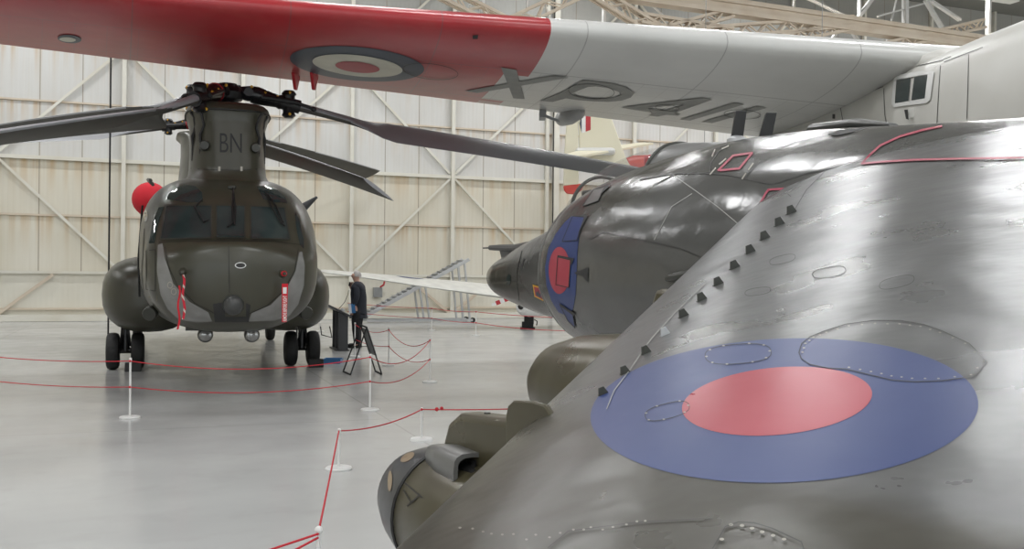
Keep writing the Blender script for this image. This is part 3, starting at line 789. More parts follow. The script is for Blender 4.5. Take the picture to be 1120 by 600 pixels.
# probe boom
mb = MB(JM); mb.tube([(0, -.18, 1.99), (0, -.02, 1.99), (0, .0, 1.99), (0, .25, 1.985), (0, .6, 1.97), (0, 1.1, 2.0)], [.008, .01, .028, .035, .045, .05], 10); mb.build('nose_probe', M['jet_grey'], jet)
mb = MB(JM); mb.prism([(-.015, .25, 1.97), (-.015, .85, 1.97), (-.015, .9, 1.88), (-.015, .32, 1.84)], (.03, 0, 0)); mb.build('probe_fairing', M['jet_grey'], jet)
# main body with intakes: half section control points
BT = [  # s, hw, zb, z shoulder, top
    (3.12, 1.09, 1.06, 2.38, 2.45), (3.3, 1.14, 1.01, 2.42, 2.47), (3.7, 1.19, .96, 2.48, 2.54), (4.2, 1.21, .93, 2.50, 2.64), (5.0, 1.17, .93, 2.49, 2.63), (5.9, 1.02, .96, 2.44, 2.55), (7, .90, 1.05, 2.32, 2.48), (8.5, .74, 1.15, 2.22, 2.42), (10, .55, 1.4, 2.15, 2.36), (12, .36, 1.75, 2.15, 2.3), (13.6, .2, 1.95, 2.15, 2.25)]
def bring(s):
    hw, zb, zs, zt = interp(BT, s); zc = (zb + zs) / 2 + .02
    half = [(0, zb), (.42 * hw, zb + .02), (.78 * hw, zb + .16 * (zs - zb)), (.97 * hw, zb + .36 * (zs - zb)), (hw, zc), (.95 * hw, zb + .70 * (zs - zb)), (.78 * hw, zb + .88 * (zs - zb)), (.50 * hw, zs), (.26 * hw, zs + (zt - zs) * .75), (0, zt)]
    pts = spline([Vector((a, 0, b)) for a, b in half], 4)
    out = [(p.x, s, p.z) for p in pts]; out += [(-p.x, s, p.z) for p in reversed(pts[1:-1])]
    return out
bs = [3.12, 3.16, 3.22, 3.3, 3.42, 3.55, 3.7, 3.9, 4.1, 4.35, 4.6, 4.85, 5.1, 5.4, 5.7, 6, 6.5, 7, 7.8, 8.5, 9.3, 10, 11, 12, 13, 13.6]
mb = MB(JM); mb.loft([bring(s) for s in bs], True, True); body = mb.build('fuselage', M['jet'], jet, ang=60)
bb = bvh_of([body])
# rounded intake lip
r0 = bring(3.12); cen = Vector((0, 3.12, 1.78))
def scale_ring(r, k, s): return [((p[0]) * k, s, 1.78 + (p[2] - 1.78) * k) for p in r]
mb = MB(JM); mb.loft([scale_ring(r0, 1.003, 3.16), scale_ring(r0, 1.0, 3.10), scale_ring(r0, .985, 3.065), scale_ring(r0, .96, 3.055), scale_ring(r0, .93, 3.08), scale_ring(r0, .90, 3.3)], False, False)
mb.build('intake_lip', M['jet_grey'], jet, ang=80)
# wing -------------------------------------------------------------
def wing_le(o): return 5.26 + .898 * (o - .9), 2.05 - .249 * (o - .9)
def wing_c(o): return max(1.15, 3.5 - .64 * (o - .9))
def wsec(o, n=26, sgn=1):
    s0, z0 = wing_le(o); c = wing_c(o); up = []; lo = []
    for k in range(n + 1):
        x = (k / n) ** 1.7
        t = 5 * (.2969 * math.sqrt(x) - .126 * x - .3516 * x * x + .2843 * x ** 3 - .1015 * x ** 4)
        cam_ = .02 * c * 4 * x * (1 - x)
        up.append((sgn * o, s0 + x * c, z0 + cam_ + t * .095 * c)); lo.append((sgn * o, s0 + x * c, z0 + cam_ - t * .07 * c))
    return up[::-1] + lo[1:-1]
for sg in (1, -1):
    mb = MB(JM); os_ = [.25, .5, .7, .9, 1.2, 1.5, 1.8, 2.1, 2.4, 2.7, 3.0, 3.3, 3.6, 3.85, 4.05, 4.15, 4.2]
    rings = [wsec(o, 26, sg) for o in os_]
    # round the tip
    last = rings[-1]; cz = sum(p[2] for p in last) / len(last); rings.append([(p[0] + sg * .03, (p[1] - 8.6) * .96 + 8.6, cz + (p[2] - cz) * .4) for p in last])
    mb.loft(rings); wg = mb.build('wing', M['jet_wing'], jet, ang=60)
    if sg == 1: wing = wg
wb = bvh_of([wing]); wbb = bvh_of([wing, body])
def jmap(s, o): return jp(s, o, 4.0), Vector((0, 0, -1))
# centre fairing over the wing: the spine from behind the canopy
# roundel on the wing: true circles in plan
def hitp(px, py): return wb.ray_cast(CAM, ray(px, py).normalized())[0]
pts = [hitp(850 + 104 * math.cos(a) + 0, 439 - 8 * math.cos(a) - 37 * math.sin(a)) for a in [2 * PI * k / 24 for k in range(24)]]
loc = [((p - JO).dot(JU), (p - JO).dot(JP)) for p in pts]
RS = sum(a for a, b in loc) / 24; RO = sum(b for a, b in loc) / 24
ds = [math.hypot(a - RS, b - RO) for a, b in loc]; print('roundel', RS, RO, min(ds), max(ds), sum(ds) / 24)
decal('roundel_blue', [ROUT], wb, M['jet_blue'], jet, .0005, 14) if 'ROUT' in globals() else decal('roundel_blue', [ellipse((858, 449), (212, -10), (-8, -78.5), 80)], wb, M['jet_blue'], jet, .0005, 8)
decal('roundel_red', [ellipse((850, 439), (104, -8), (0, -37), 64)], wb, M['jet_red'], jet, .0009, 7)
# vortex generators
vg = None
for i, (px, py) in enumerate([(660, 431), (684, 408), (707, 386), (728, 366), (748, 346), (768, 328), (786, 311), (804, 293), (821, 276), (837, 261), (853, 246), (866, 233)]):
    h = wb.ray_cast(CAM, ray(px, py).normalized()); p, n_ = h[0], h[1]
    if n_.z < 0: n_ = -n_
    f_ = V(1, .12, 0); f_ = (f_ - n_ * f_.dot(n_)).normalized(); side = n_.cross(f_)
    w_ = 5.6 / FPX * (p - CAM).length / 1.0; hgt = w_ * 1.5
    mb = MB(); th = .003
    mb.prism([p - f_ * w_ * 1.0 - side * th, p + f_ * w_ * 1.0 - side * th, p + f_ * w_ * .55 + n_ * hgt - side * th, p - f_ * w_ * .45 + n_ * hgt - side * th], side * th * 2)
    mb.prism([p - f_ * w_ + side * 0, p + f_ * w_, p + f_ * w_ + side * w_ * .8, p - f_ * w_ + side * w_ * .8], n_ * .002)
    g = mb.build('vortex_generator', M['alu'] if i == 3 else M['olive_dark'], jet)
# wing panel lines and access panels (traced)
lines('wing_seam', [[(772, 310), (740, 341), (712, 372), (690, 404), (672, 428), (664, 448)], ], .9, wb, M['seam_light'], jet, .002, 10)
def rnd(c, A, B, p=2.6, n=40):
    out = []
    for k in range(n):
        a = 2 * PI * k / n; x = math.copysign(abs(math.cos(a)) ** (2 / p), math.cos(a)); y = math.copysign(abs(math.sin(a)) ** (2 / p), math.sin(a))
        out.append((c[0] + A[0] * x + B[0] * y, c[1] + A[1] * x + B[1] * y))
    return out
panels = [(rnd((807.5, 387.5), (36, -3), (2, 10.5)), .7, 10), (rnd((730, 450), (24, -6), (2, 8)), .7, 7), (rnd((907, 298), (18, -3), (1, 5.5)), .6, 0), (rnd((829, 319), (14, -2), (0, 4)), .5, 0), (rnd((981, 309), (19, -4), (0, 6)), .5, 0), (rnd((856, 284), (14, -3), (0, 4.5)), .5, 0)]
for poly, w_, nr in panels:
    lines('access_panel_seam', [poly + [poly[0]]], w_, wb, M['seam'], jet, .0013, 9)
    for k in range(nr):
        c = poly[int(len(poly) * k / nr)]; c = (c[0] * .96 + .04 * sum(p[0] for p in poly) / len(poly), c[1])
        decal('rivet', [ellipse(c, (1.5, 0), (0, .8), 10)], wb, M['rivet'], jet, .0018, 20)
big = [(874, 386), (877, 376), (886, 369), (900, 363), (925, 355), (955, 351), (985, 351), (1010, 355), (1032, 363), (1060, 376), (1080, 396), (1066, 412), (1030, 417), (1000, 418), (975, 416), (950, 410), (925, 404), (905, 403), (886, 399), (877, 393), (874, 386)]
lines('access_panel_seam', [big], .9, wb, M['seam'], jet, .0013, 9)
for k in range(0, 40):
    i = k * (len(big) - 1) / 40; a = Vector(big[int(i)]); b = Vector(big[min(int(i) + 1, len(big) - 1)]); c = a.lerp(b, i - int(i)); c += (Vector((977, 384)) - c).normalized() * 4
    if k < 33: decal('rivet', [ellipse(c, (1.5, 0), (0, .8), 10)], wb, M['rivet'], jet, .0018, 20)
lowp = [(780, 602), (794, 578), (808, 573), (825, 574), (845, 580), (862, 588), (877, 595), (880, 604)]
lines('access_panel_seam', [lowp], 1.2, wb, M['seam'], jet, .003, 14)
for c in ((800, 576), (812, 577), (823, 580), (834, 584), (846, 588), (858, 592), (790, 592)): decal('rivet', [ellipse(c, (2.6, 0), (0, 1.5), 10)], wb, M['rivet'], jet, .003, 20)
lines('wing_seam', [[(600, 600), (622, 582), (700, 572), (780, 568)], [(905, 185), (882, 208), (868, 232)], [(848, 201), (865, 215), (868, 232)]], .8, wb, M['seam'], jet, .002, 14)
for k in range(18):
    c = (505 + k * 12 + random.uniform(-3, 3), 590 - abs(k - 6) * 1.5 + random.uniform(-3, 3)); decal('rivet', [ellipse(c, (1.6, 0), (0, 1.1), 8)], wb, M['rivet'], jet, .003, 20)
# leading edge strip and plan marks
lines('pink_line', [[(943, 180), (965, 178), (1000, 176), (1045, 175), (1125, 174)], [(943, 180), (952, 170), (963, 160), (985, 150), (1010, 143), (1030, 139)]], 2.2, wbb, M['pink'], jet, .006, 10)
lines('pink_line', [[(831, 225), (838, 212), (841, 208), (857, 207)], [(786, 187), (802, 171), (823, 168), (809, 185), (788, 187)]], 2.2, bb, M['pink'], jet, .006, 10)
# body seams
lines('body_seam', [[(700, 197), (740, 190), (776, 190), (800, 192), (830, 199), (846, 202)], [(776, 190), (778, 178), (786, 166), (795, 160)], [(848, 201), (881, 190), (925, 182), (943, 179)], [(645, 262), (660, 254), (700, 262), (745, 272), (775, 285)], [(812, 197), (822, 187), (832, 176)], [(714, 203), (740, 190)]], .9, bb, M['seam'], jet, .003, 8)
lines('body_seam_pale', [[(737, 192), (760, 208), (785, 226), (809, 246)], [(757, 212), (735, 226), (716, 262)]], .9, bb, M['seam_light'], jet, .003, 8)
lines('dashed_latch', [[(777, 191), (783, 184)], [(787, 180), (794, 174)], [(812, 196), (816, 190)], [(819, 186), (824, 179)], [(779, 171), (782, 164)], [(790, 163), (797, 160)]], 1.4, bb, M['rivet'], jet, .004, 8)
# intake side roundel, painted doors and auxiliary intake doors
blue = [(626, 236), (618, 243), (608, 256), (600, 272), (596.5, 292), (598, 312), (603, 328), (611, 341), (620, 345), (627, 338), (630, 322), (631, 300), (632, 275), (634, 255), (636, 244), (632, 238)]
decal('side_roundel_blue', [blue], bb, M['jet_blue'], jet, .003, 6)
decal('side_roundel_red', [ellipse((612.5, 295.5), (11.6, 0), (0, 25.5), 36)], bb, M['jet_red'], jet, .005, 6)
def door(q, mat, wedge):
    d_ = decal('suction_door', [q], bb, mat, jet, .0065, 5)
    lines('door_gap', [q + [q[0]]], .7, bb, M['bay'], jet, .008, 6)
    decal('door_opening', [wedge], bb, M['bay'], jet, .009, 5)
door([(611, 281), (625, 284), (623, 314), (609, 311)], M['jet_red'], [(611, 279), (629, 282.5), (626, 290), (624.5, 284.5), (611, 281.5)])
door([(627, 237), (640, 238), (632, 263), (616, 264)], M['jet_blue'], [(628, 236), (644, 236), (633, 257), (640, 238)])
door([(650, 208), (662, 205), (655, 220), (638, 226)], M['jet_grey'], [(651, 207), (669, 203), (657, 214), (662, 205)])
door([(613, 332), (627, 342), (630, 358), (622, 350)], M['jet_blue'], [(613, 331), (630, 342), (629, 345), (614, 334)])
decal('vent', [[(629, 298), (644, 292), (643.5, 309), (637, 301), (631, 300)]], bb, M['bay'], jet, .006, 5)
mb = MB(); a = at(735, 306, 6.0); h = bb.ray_cast(CAM, ray(748, 299).normalized())[0]; n_ = bb.ray_cast(CAM, ray(748, 299).normalized())[1]
e0 = bb.ray_cast(CAM, ray(729, 305).normalized())[0]; e1 = bb.ray_cast(CAM, ray(770, 296).normalized())[0]
mb.tube([e0, e0.lerp(e1, .15) + JP * .01, e0.lerp(e1, .6) + JP * .015, e1 + JP * .01], [.012, .026, .026, .016], 10); mb.build('intake_scoop', M['olive_dark'], jet)
# yellow emblem panel on the nose
decal('emblem_panel', [[(583, 311), (594, 314), (595, 329), (585, 324)]], nb, M['yellow'], jet, .004, 5)
decal('emblem_field', [[(584.5, 313), (593, 315.5), (594, 327), (586, 323)]], nb, M['jet_red'], jet, .006, 5)
decal('emblem_device', [[(586.5, 316), (588, 320), (589.5, 316.5), (590.5, 321), (592.5, 319), (592, 325), (587, 322)]], nb, M['navy'], jet, .008, 5)
decal('nose_camera_window', [rnd((556.5, 306), (2.2, 2), (1.2, -6), 2)], nb, M['glass_dark'], jet, .004, 4)
lines('nose_seam', [[(569, 335), (566, 315), (566, 295), (571, 274)]], .8, nb, M['seam'], jet, .003, 6)
lines('nose_slot', [[(570.5, 293), (573.5, 283)]], 1.6, nb, M['bay'], jet, .004, 6)
# canopy and windscreen
CT = [(1.72, .12, 2.20, .02), (1.95, .24, 2.24, .15), (2.25, .31, 2.28, .29), (2.6, .35, 2.32, .36), (3.0, .36, 2.37, .37), (3.4, .345, 2.42, .33), (3.75, .31, 2.47, .25), (4.0, .26, 2.52, .17)]
def crn(s, k=1.0, n=20):
    hw, z, h_ = interp(CT, s)
    return [(k * hw * math.cos(PI * j / n), s, z - .02 + k * h_ * math.sin(PI * j / n)) for j in range(n + 1)]
mb = MB(JM); mb.loft([crn(s) for s in (1.72, 1.8, 1.95, 2.1, 2.25, 2.4, 2.6, 2.8, 3.0, 3.2, 3.4)], False, False, False)
cn = mb.build('canopy', M['canopy'], jet, ang=60)
mb = MB(JM)
for s in (2.28, 3.4): mb.tube(crn(s, 1.01), .016, 6)
for s_ in (1, -1): mb.tube([(s_ * interp(CT, s)[0], s, interp(CT, s)[1] - .01) for s in (1.72, 1.95, 2.25, 2.6, 3.0, 3.4, 3.75)], .018, 6)
mb.build('canopy_frame', M['olive_dark'], jet)
mb = MB(JM); mb.loft([crn(s, 1.0) for s in (3.4, 3.5, 3.6, 3.75, 3.9, 4.0, 4.15)], True, True, False); mb.build('canopy_fairing', M['jet_grey'], jet, ang=60)
mb = MB(JM); mb.box((0, 2.9, 2.34), (.34, .9, .06)); mb.build('cockpit_sill', M['bay'], jet)
mb = MB(JM); mb.box((0, 3.18, 2.48), (.30, .14, .34)); mb.box((0, 3.10, 2.62), (.22, .10, .10)); mb.build('ejection_seat', M['red'], jet, .02)
mb = MB(JM); mb.box((0, 2.25, 2.40), (.30, .2, .10)); mb.build('instrument_coaming', M['olive_dark'], jet, .02)
# blade aerials on the spine
for (x0, x1, y0, xt0, xt1, yt, Y) in ((799, 812, 153, 805, 817, 121, 6.75), (829, 843, 153, 838, 850, 123, 6.5)):
    q = [at(x0, y0 + 4, Y), at(x1, y0 + 4, Y), at(xt1, yt, Y), at(xt0, yt, Y)]
    mb = MB(); mb.prism([q[0], q[1], q[2], q[3]], V(.0, .035, 0)); mb.build('blade_aerial', M['black'], jet, .004)
mb = MB(); c = at(806, 152, 6.75); mb.lathe([(-.04, .075), (.0, .07), (.02, .04)], c, (0, 0, 1), 16); mb.build('aerial_base', M['alu'], jet)
mb = MB(JM); mb.loft([ell(4.75, .03, 2.63, .012, 16), ell(4.85, .09, 2.655, .035, 16), ell(5.2, .10, 2.64, .035, 16), ell(5.45, .04, 2.60, .012, 16)]); mb.build('spine_scoop', M['jet_grey'], jet)
decal('spine_slot', [[(905, 148), (920, 143), (948, 141), (930, 146), (915, 149)]], bb, M['bay'], jet, .006, 6)
# fin and tailplane (behind the frame)
mb = MB(JM); mb.prism([(-.05, 10.6, 2.25), (-.05, 13.4, 2.25), (-.05, 13.5, 3.5), (-.05, 12.5, 3.55)], (.1, 0, 0)); mb.build('fin', M['jet'], jet, .03)
for s_ in (1, -1):
    mb = MB(JM); mb.prism([(s_ * .2, 11.6, 2.1), (s_ * .2, 13.2, 2.1), (s_ * 2.0, 13.6, 1.75), (s_ * 2.0, 12.9, 1.75)], (0, 0, .06)); mb.build('tailplane', M['jet'], jet, .02)
# undercarriage
for (s, o, n_, r_) in ((3.3, 0, 1, .30), (7.9, 0, 2, .33)):
    mb = MB(JM); mb.tube([(0, s, r_), (0, s - .05, 1.2)], .07, 10); mb.tube([(-.2, s, r_), (.2, s, r_)], .04, 8); mb.build('undercarriage_leg', M['white'], jet)
    for k in range(n_): wheel('wheel', jp(s, (k - .5 * (n_ - 1)) * .38, r_), JP, r_, .2, jet, M['white'])
for s_ in (1, -1):
    mb = MB(JM); mb.tube([(s_ * 4.02, 9.0, .2), (s_ * 4.0, 8.9, 1.3)], [.03, .06], 10); mb.tube([(s_ * 4.02 - .1, 9.0, .18), (s_ * 4.02 + .1, 9.0, .18)], .02, 8); mb.build('outrigger_leg', M['white'], jet)
    wheel('outrigger_wheel', jp(9.0, s_ * 4.02, .18), JP, .18, .12, jet, M['white'])
# wing fence
p = [wb.ray_cast(CAM, ray(x, y).normalized())[0] for x, y in ((549, 484), (588, 476))]
fd = None
fo = 3.64; s0, z0 = wing_le(fo)
mb = MB(JM)
pr = [(fo, s0 - .04, z0 - .02), (fo, s0 - .045, z0 + .035), (fo, s0 - .035, z0 + .06), (fo, s0 - .01, z0 + .074), (fo, s0 + .07, z0 + .082), (fo, s0 + .12, z0 + .08), (fo, s0 + .145, z0 + .065), (fo, s0 + .15, z0 + .02), (fo, s0 + .05, z0 - .02)]
mb.prism(pr, (.014, 0, 0)); mb.build('wing_fence', M['jet_green'], jet, .004)
# outboard pylon
po = 3.3
mb = MB(JM)
side = [(6.62, 1.16), (6.66, 1.23), (6.74, 1.27), (7.1, 1.30), (7.5, 1.36), (8.4, 1.36), (8.5, 1.2), (8.3, 1.0), (6.7, .98), (6.62, 1.04)]
mb.prism([(po - .05, s, z) for s, z in side], (.10, 0, 0)); mb.build('outboard_pylon', M['jet_green'], jet, .025, seg=3)
mb = MB(JM); mb.lathe([(0, .010), (.008, .010)], (po, 6.85, 1.275), (0, 0, 1), 10); mb.build('pylon_stud', M['olive_dark'], jet)
# drop tank and its pylon
to = 2.32
mb = MB(JM); mb.lathe([(0, .01), (.02, .06), (.08, .13), (.2, .19), (.4, .235), (.7, .26), (1.2, .27), (2.6, .27), (3.4, .2), (3.9, .06)], (to, 5.42, 1.20), (0, 1, 0), 36); mb.build('drop_tank', M['jet_green'], jet, ang=60)
mb = MB(JM); mb.prism([(to - .05, s, z) for s, z in [(6.3, 1.45), (6.4, 1.65), (8, 1.65), (8.1, 1.4)]], (.10, 0, 0)); mb.build('inboard_pylon', M['jet_green'], jet, .02)
# pod under the outboard pylon
pz = .925
mb = MB(JM); mb.lathe([(0, .205), (.02, .212), (.3, .215), (1.8, .215), (2.2, .17), (2.4, .1)], (po, 6.60, pz), (0, 1, 0), 40); pod = pod_b = mb.build('underwing_pod', M['jet_green'], jet, ang=60)
mb = MB(JM); mb.lathe([(-.36, .02), (-.357, .10), (-.345, .13), (-.30, .155), (-.18, .187), (-.06, .207), (.0, .212)], (po, 6.60, pz), (0, 1, 0), 40); pod_n = mb.build('pod_nose', M['pod_black'] if 'pod_black' in M else M['black_gloss'], pod, ang=60)
mb = MB(JM); mb.lathe([(0, .214), (.012, .218), (.02, .214)], (po, 6.595, pz), (0, 1, 0), 40); mb.build('joint_ring', M['black'], pod, ang=30)
pnb = bvh_of([pod_n]); pbb = bvh_of([pod_b])
decal('nose_window', [rnd((446, 500), (7, -4.5), (2.5, 3), 2)], pnb, M['tan'] if 'tan' in M else M['rivet'], pod, .002, 6)
decal('nose_window', [rnd((427, 526), (-.5, 11), (2.4, .5), 2)], pnb, M['tan'] if 'tan' in M else M['rivet'], pod, .002, 6)
lines('pod_seam', [[(466, 503), (480, 512), (498, 526)], [(443, 528), (462, 544)], [(451, 549), (459, 541)], [(429, 560), (431, 578)], [(442, 536), (450, 549), (446, 553)]], 1.6, pbb, M['seam'], pod, .002, 6)
decal('pod_plate', [[(470, 499), (484, 494), (499, 524), (495, 527)]], pbb, M['jet_grey'], pod, .004, 6)
# ram air scoop riding on top of the pod
mb = MB()
Yq = 2.98
def rect_at(x, y, w_, h_, Y, tw=0): 
    return [at(x - w_, y + h_, Y), at(x + w_, y + h_ + tw, Y), at(x + w_, y - h_ + tw, Y), at(x - w_, y - h_, Y)]
def scr(s, o, z, hw, hh, n=16):
    return [(o + hw * math.copysign(abs(math.cos(2 * PI * k / n)) ** .6, math.cos(2 * PI * k / n)), s, z + hh * math.copysign(abs(math.sin(2 * PI * k / n)) ** .6, math.sin(2 * PI * k / n))) for k in range(n)]
mb = MB(JM); mb.loft([scr(6.60, po + .07, 1.12, .015, .012), scr(6.64, po + .07, 1.125, .045, .035), scr(6.75, po + .07, 1.125, .06, .05), scr(6.90, po + .07, 1.12, .062, .055)], True, False); mb.loft([scr(6.90, po + .07, 1.12, .062, .055), scr(6.90, po + .07, 1.12, .048, .042), scr(6.80, po + .07, 1.12, .045, .04)], False, True)
sc_ = mb.build('air_scoop', M['jet_grey'], pod, ang=50)
mb = MB(JM); mb.tube([(po + .07, 6.84, 1.12), (po + .07, 6.96, 1.10)], .022, 8); mb.tube([(po + .05, 6.87, 1.14), (po + .09, 6.93, 1.09)], .012, 6); mb.box((po + .07, 6.9, 1.09), (.05, .05, .04)); mb.build('scoop_latch', M['black'], pod)
# ------------------------------------------------------------------ red and white high wing transport
L0, L1 = V(-5.4, 11.8, 5.12), V(4.78, 13.2, 4.80)
TT0, TT1 = V(-6.6, 14.4, 4.95), V(4.34, 19.0, 4.52)
tra = thing('transport_aircraft', V(6.9, 14, 0), 'white high wing transport aircraft with red outer wing stretching overhead across the hangar', 'aircraft')
def tsec(w, n=22):
    le = L0.lerp(L1, w); te = TT0.lerp(TT1, w); th = .36 + .42 * w; out_u = []; out_l = []
    th = max(th, .15)
    for k in range(n + 1):
        x = (k / n) ** 1.6
        t = 5 * (.2969 * math.sqrt(x) - .126 * x - .3516 * x * x + .2843 * x ** 3 - .1036 * x ** 4)
        c = le.lerp(te, x)
        out_u.append((c + Vector((0, 0, t * th * 1.15)), x)); out_l.append((c - Vector((0, 0, t * th * .75)), -x))
    return out_u[::-1] + out_l[1:-1]
mb = MB(); ws = [-.42, -.41, -.3, -.15, 0, .1, .2, .3, .4, .5, .57, .6, .7, .8, .9, 1.0, 1.1, 1.2, 1.4, 1.7]
rings = [tsec(w) for w in ws]
mb.loft([[p for p, x in r] for r in rings]); mb.uvs = [(w, x) for w, r in zip(ws, rings) for p, x in r]
def mat_twing():
    m, t, b = nt('transport_wing_paint')
    uv = N(t, 'ShaderNodeUVMap'); s = sep(t, uv.outputs[0]); u, v = s[0], s[1]
    av = math_(t, 'ABSOLUTE', v)
    vec = coords(t)
    nz = noise_(t, vec, .8, 5, .35, .7)
    wht = mix_(t, nz, (.62, .62, .60), (.54, .54, .52))
    red = mix_(t, nz, (.40, .028, .035), (.33, .03, .036))
    red = mix_(t, math_(t, 'MULTIPLY', noise_(t, vec, 3, 8, .5, .8), .3), red, (.46, .10, .08))
    edge = math_(t, 'SUBTRACT', .578, math_(t, 'MULTIPLY', math_(t, 'MULTIPLY', math_(t, 'GREATER_THAN', av, .36), math_(t, 'LESS_THAN', av, .86)), .035))
    isred = math_(t, 'LESS_THAN', u, edge)
    c = mix_(t, isred, wht, red)
    # panel seams
    l = math_(t, 'LESS_THAN', math_(t, 'ABSOLUTE', math_(t, 'SUBTRACT', av, .30)), .0035)
    l2 = math_(t, 'LESS_THAN', math_(t, 'ABSOLUTE', math_(t, 'SUBTRACT', av, .84)), .004)
    l3 = linemask(t, u, 5.35, .0008, -.35)
    l4 = math_(t, 'MULTIPLY', math_(t, 'MULTIPLY', linemask(t, av, 9, .0016), math_(t, 'GREATER_THAN', av, .3)), .5)
    l5 = math_(t, 'MULTIPLY', math_(t, 'MULTIPLY', linemask(t, u, 27, .0005), math_(t, 'GREATER_THAN', av, .3)), .5)
    mx = math_(t, 'MAXIMUM', math_(t, 'MAXIMUM', l, l2), math_(t, 'MAXIMUM', l3, math_(t, 'MAXIMUM', l4, l5)))
    c = mix_(t, math_(t, 'MULTIPLY', mx, .45), c, (.10, .09, .09))
    t.links.new(c, b.inputs['Base Color']); b.inputs['Roughness'].default_value = .3
    bump(t, b, noise_(t, vec, 1.2, 2, .2, .8), .08, .04)
    return m
M['twing'] = mat_twing()
M['twhite'] = plain('transport_white_paint', (.62, .615, .58), .42, c2=(.55, .54, .50), scale=.9, rvar=.1)
tw = mb.build('wing', M['twing'], tra, ang=60)
tb = bvh_of([tw])
# under-wing roundel (traced from its outline, lies on the skin)
decal('roundel_navy', [ellipse((390.5, 69.3), (73.5, 6), (0, -18.6), 64)], tb, M['navy'], tra, .006, 9)
decal('roundel_cream', [ellipse((391, 71), (49.3, 5), (0, -11.6), 48)], tb, M['rd_white'], tra, .012, 9)
decal('roundel_red', [ellipse((391, 72.2), (24.3, 2.4), (0, -5.9), 40)], tb, M['rd_red'], tra, .018, 9)
# registration under the wing
def L(name, polys): return decal(name, polys, tb, M['marking_dark'], tra, .010, 8)
L('letter_x', [[(548, 72.9), (565, 75.7), (574, 107.7), (561.4, 106.8)], [(606, 81.8), (622, 84.3), (522, 101.0), (508, 98.9)]])
L('letter_p', [[[(637.3, 86.8), (668, 90.2), (685, 94.5), (694, 101), (690, 106), (680, 109.3), (665, 110.8), (650, 110.2), (630, 108.6), (619, 106.9), (604.3, 110.9), (590.5, 109.6), (613, 101)],
                [(643.5, 94.2), (652, 93.9), (665, 95.5), (677, 100), (678.5, 103), (672, 106), (662, 107.2), (645, 106.6), (623, 102.6), (632, 98.6)]]])
L('digit_4', [[[(767, 106.3), (779.6, 108.2), (738, 123.0), (744.8, 124.3), (741, 125.8), (729, 124.9), (719, 126.9), (709, 125.6), (716, 123), (678.8, 117.1), (690, 115.2)], [(749, 113.4), (707, 117.6), (727, 120.2)]]])
L('digit_1', [[(803, 111.8), (814.5, 113.4), (754.6, 131.3), (743.6, 130)]])
L('digit_1', [[(828, 115.4), (839.5, 117.1), (778.8, 133.9), (767, 132.7)]])
for pl in ([rnd((647, 99), (25, 2), (-2, 8), 2)], [rnd((471, 77), (30, 3), (0, 8.5), 2)], [rnd((730, 117), (13, 1), (0, 3.5), 2)], [rnd((812, 124), (20, 1), (0, 5), 2)]):
    lines('inspection_ring', [q + [q[0]] for q in pl], .5, tb, M['seam'], tra, .016, 12)
decal('leading_edge_lamp', [[(517, 38), (523, 37.5), (522.5, 42), (517, 42)]], tb, M['black'], tra, .01, 8)
decal('tip_marking', [rnd((76, 42), (13, 1), (0, 4.5), 2)], tb, M['navy'], tra, .01, 8)
decal('tip_marking', [rnd((74, 42), (9, .6), (0, 2.6), 2)], tb, M['rd_white'], tra, .016, 8)
# trailing edge brackets and flap track fairing
for x in (322, 342):
    h = tb.ray_cast(CAM, ray(x, 82).normalized())[0]; h2 = tb.ray_cast(CAM, ray(x + 3, 76).normalized())[0]
    mb = MB(); mb.prism([h + V(0, -.25, .02), h + V(0, .2, 0), h + V(-.02, .1, -.22), h + V(-.02, .02, -.22)], V(.05, 0, 0)); mb.build('hinge_bracket', M['red'], tra, .008)
h = tb.ray_cast(CAM, ray(628, 122).normalized())[0]
mb = MB(); mb.lathe([(-.3, .05), (-.1, .14), (.3, .17), (.7, .14), (.95, .03)], h + V(.03, .0, -.02), V(-.3, .95, 0), 16); mb.build('flap_fairing', M['grey_light'] if 'grey_light' in M else M['twhite'], tra)
h2 = tb.ray_cast(CAM, ray(594, 119).normalized())[0]
mb = MB(); mb.tube([h2 + V(0, .3, -.06), h + V(-.1, .6, -.12)], .03, 8); mb.box(h2 + V(0, .3, -.06), (.12, .4, .14)); mb.build('flap_drive', M['grey'], tra, .01)
# fuselage: axis runs back from the camera's right
FA = V(-.085, .996, 0).normalized(); FB = V(.996, .085, 0)
FC = V(7.12, 12.0, 2.95)
def fr(d, rw, rz, zc, n=64, e=3.6):
    out = []
    for k in range(n):
        a = 2 * PI * k / n; c, s = math.cos(a), math.sin(a)
        out.append(FC + FA * d + FB * (rw * math.copysign(abs(c) ** (2 / e), c)) + V(0, 0, zc - FC.z + rz * math.copysign(abs(s) ** (2 / e), s)))
    return out
mb = MB(); mb.loft([fr(-5.2, .3, .3, 2.4), fr(-4.9, .9, .9, 2.5), fr(-4.2, 1.45, 1.4, 2.7), fr(-3.2, 1.75, 1.7, 2.85), fr(-2, 1.85, 1.88, 2.95), fr(0, 1.87, 1.92, 2.95), fr(4, 1.87, 1.92, 2.95), fr(8, 1.87, 1.85, 2.95), fr(10, 1.6, 1.5, 3.1), fr(12, .8, .9, 3.4)])
tf = mb.build('fuselage', M['twhite'], tra, ang=60); tfb = bvh_of([tf])
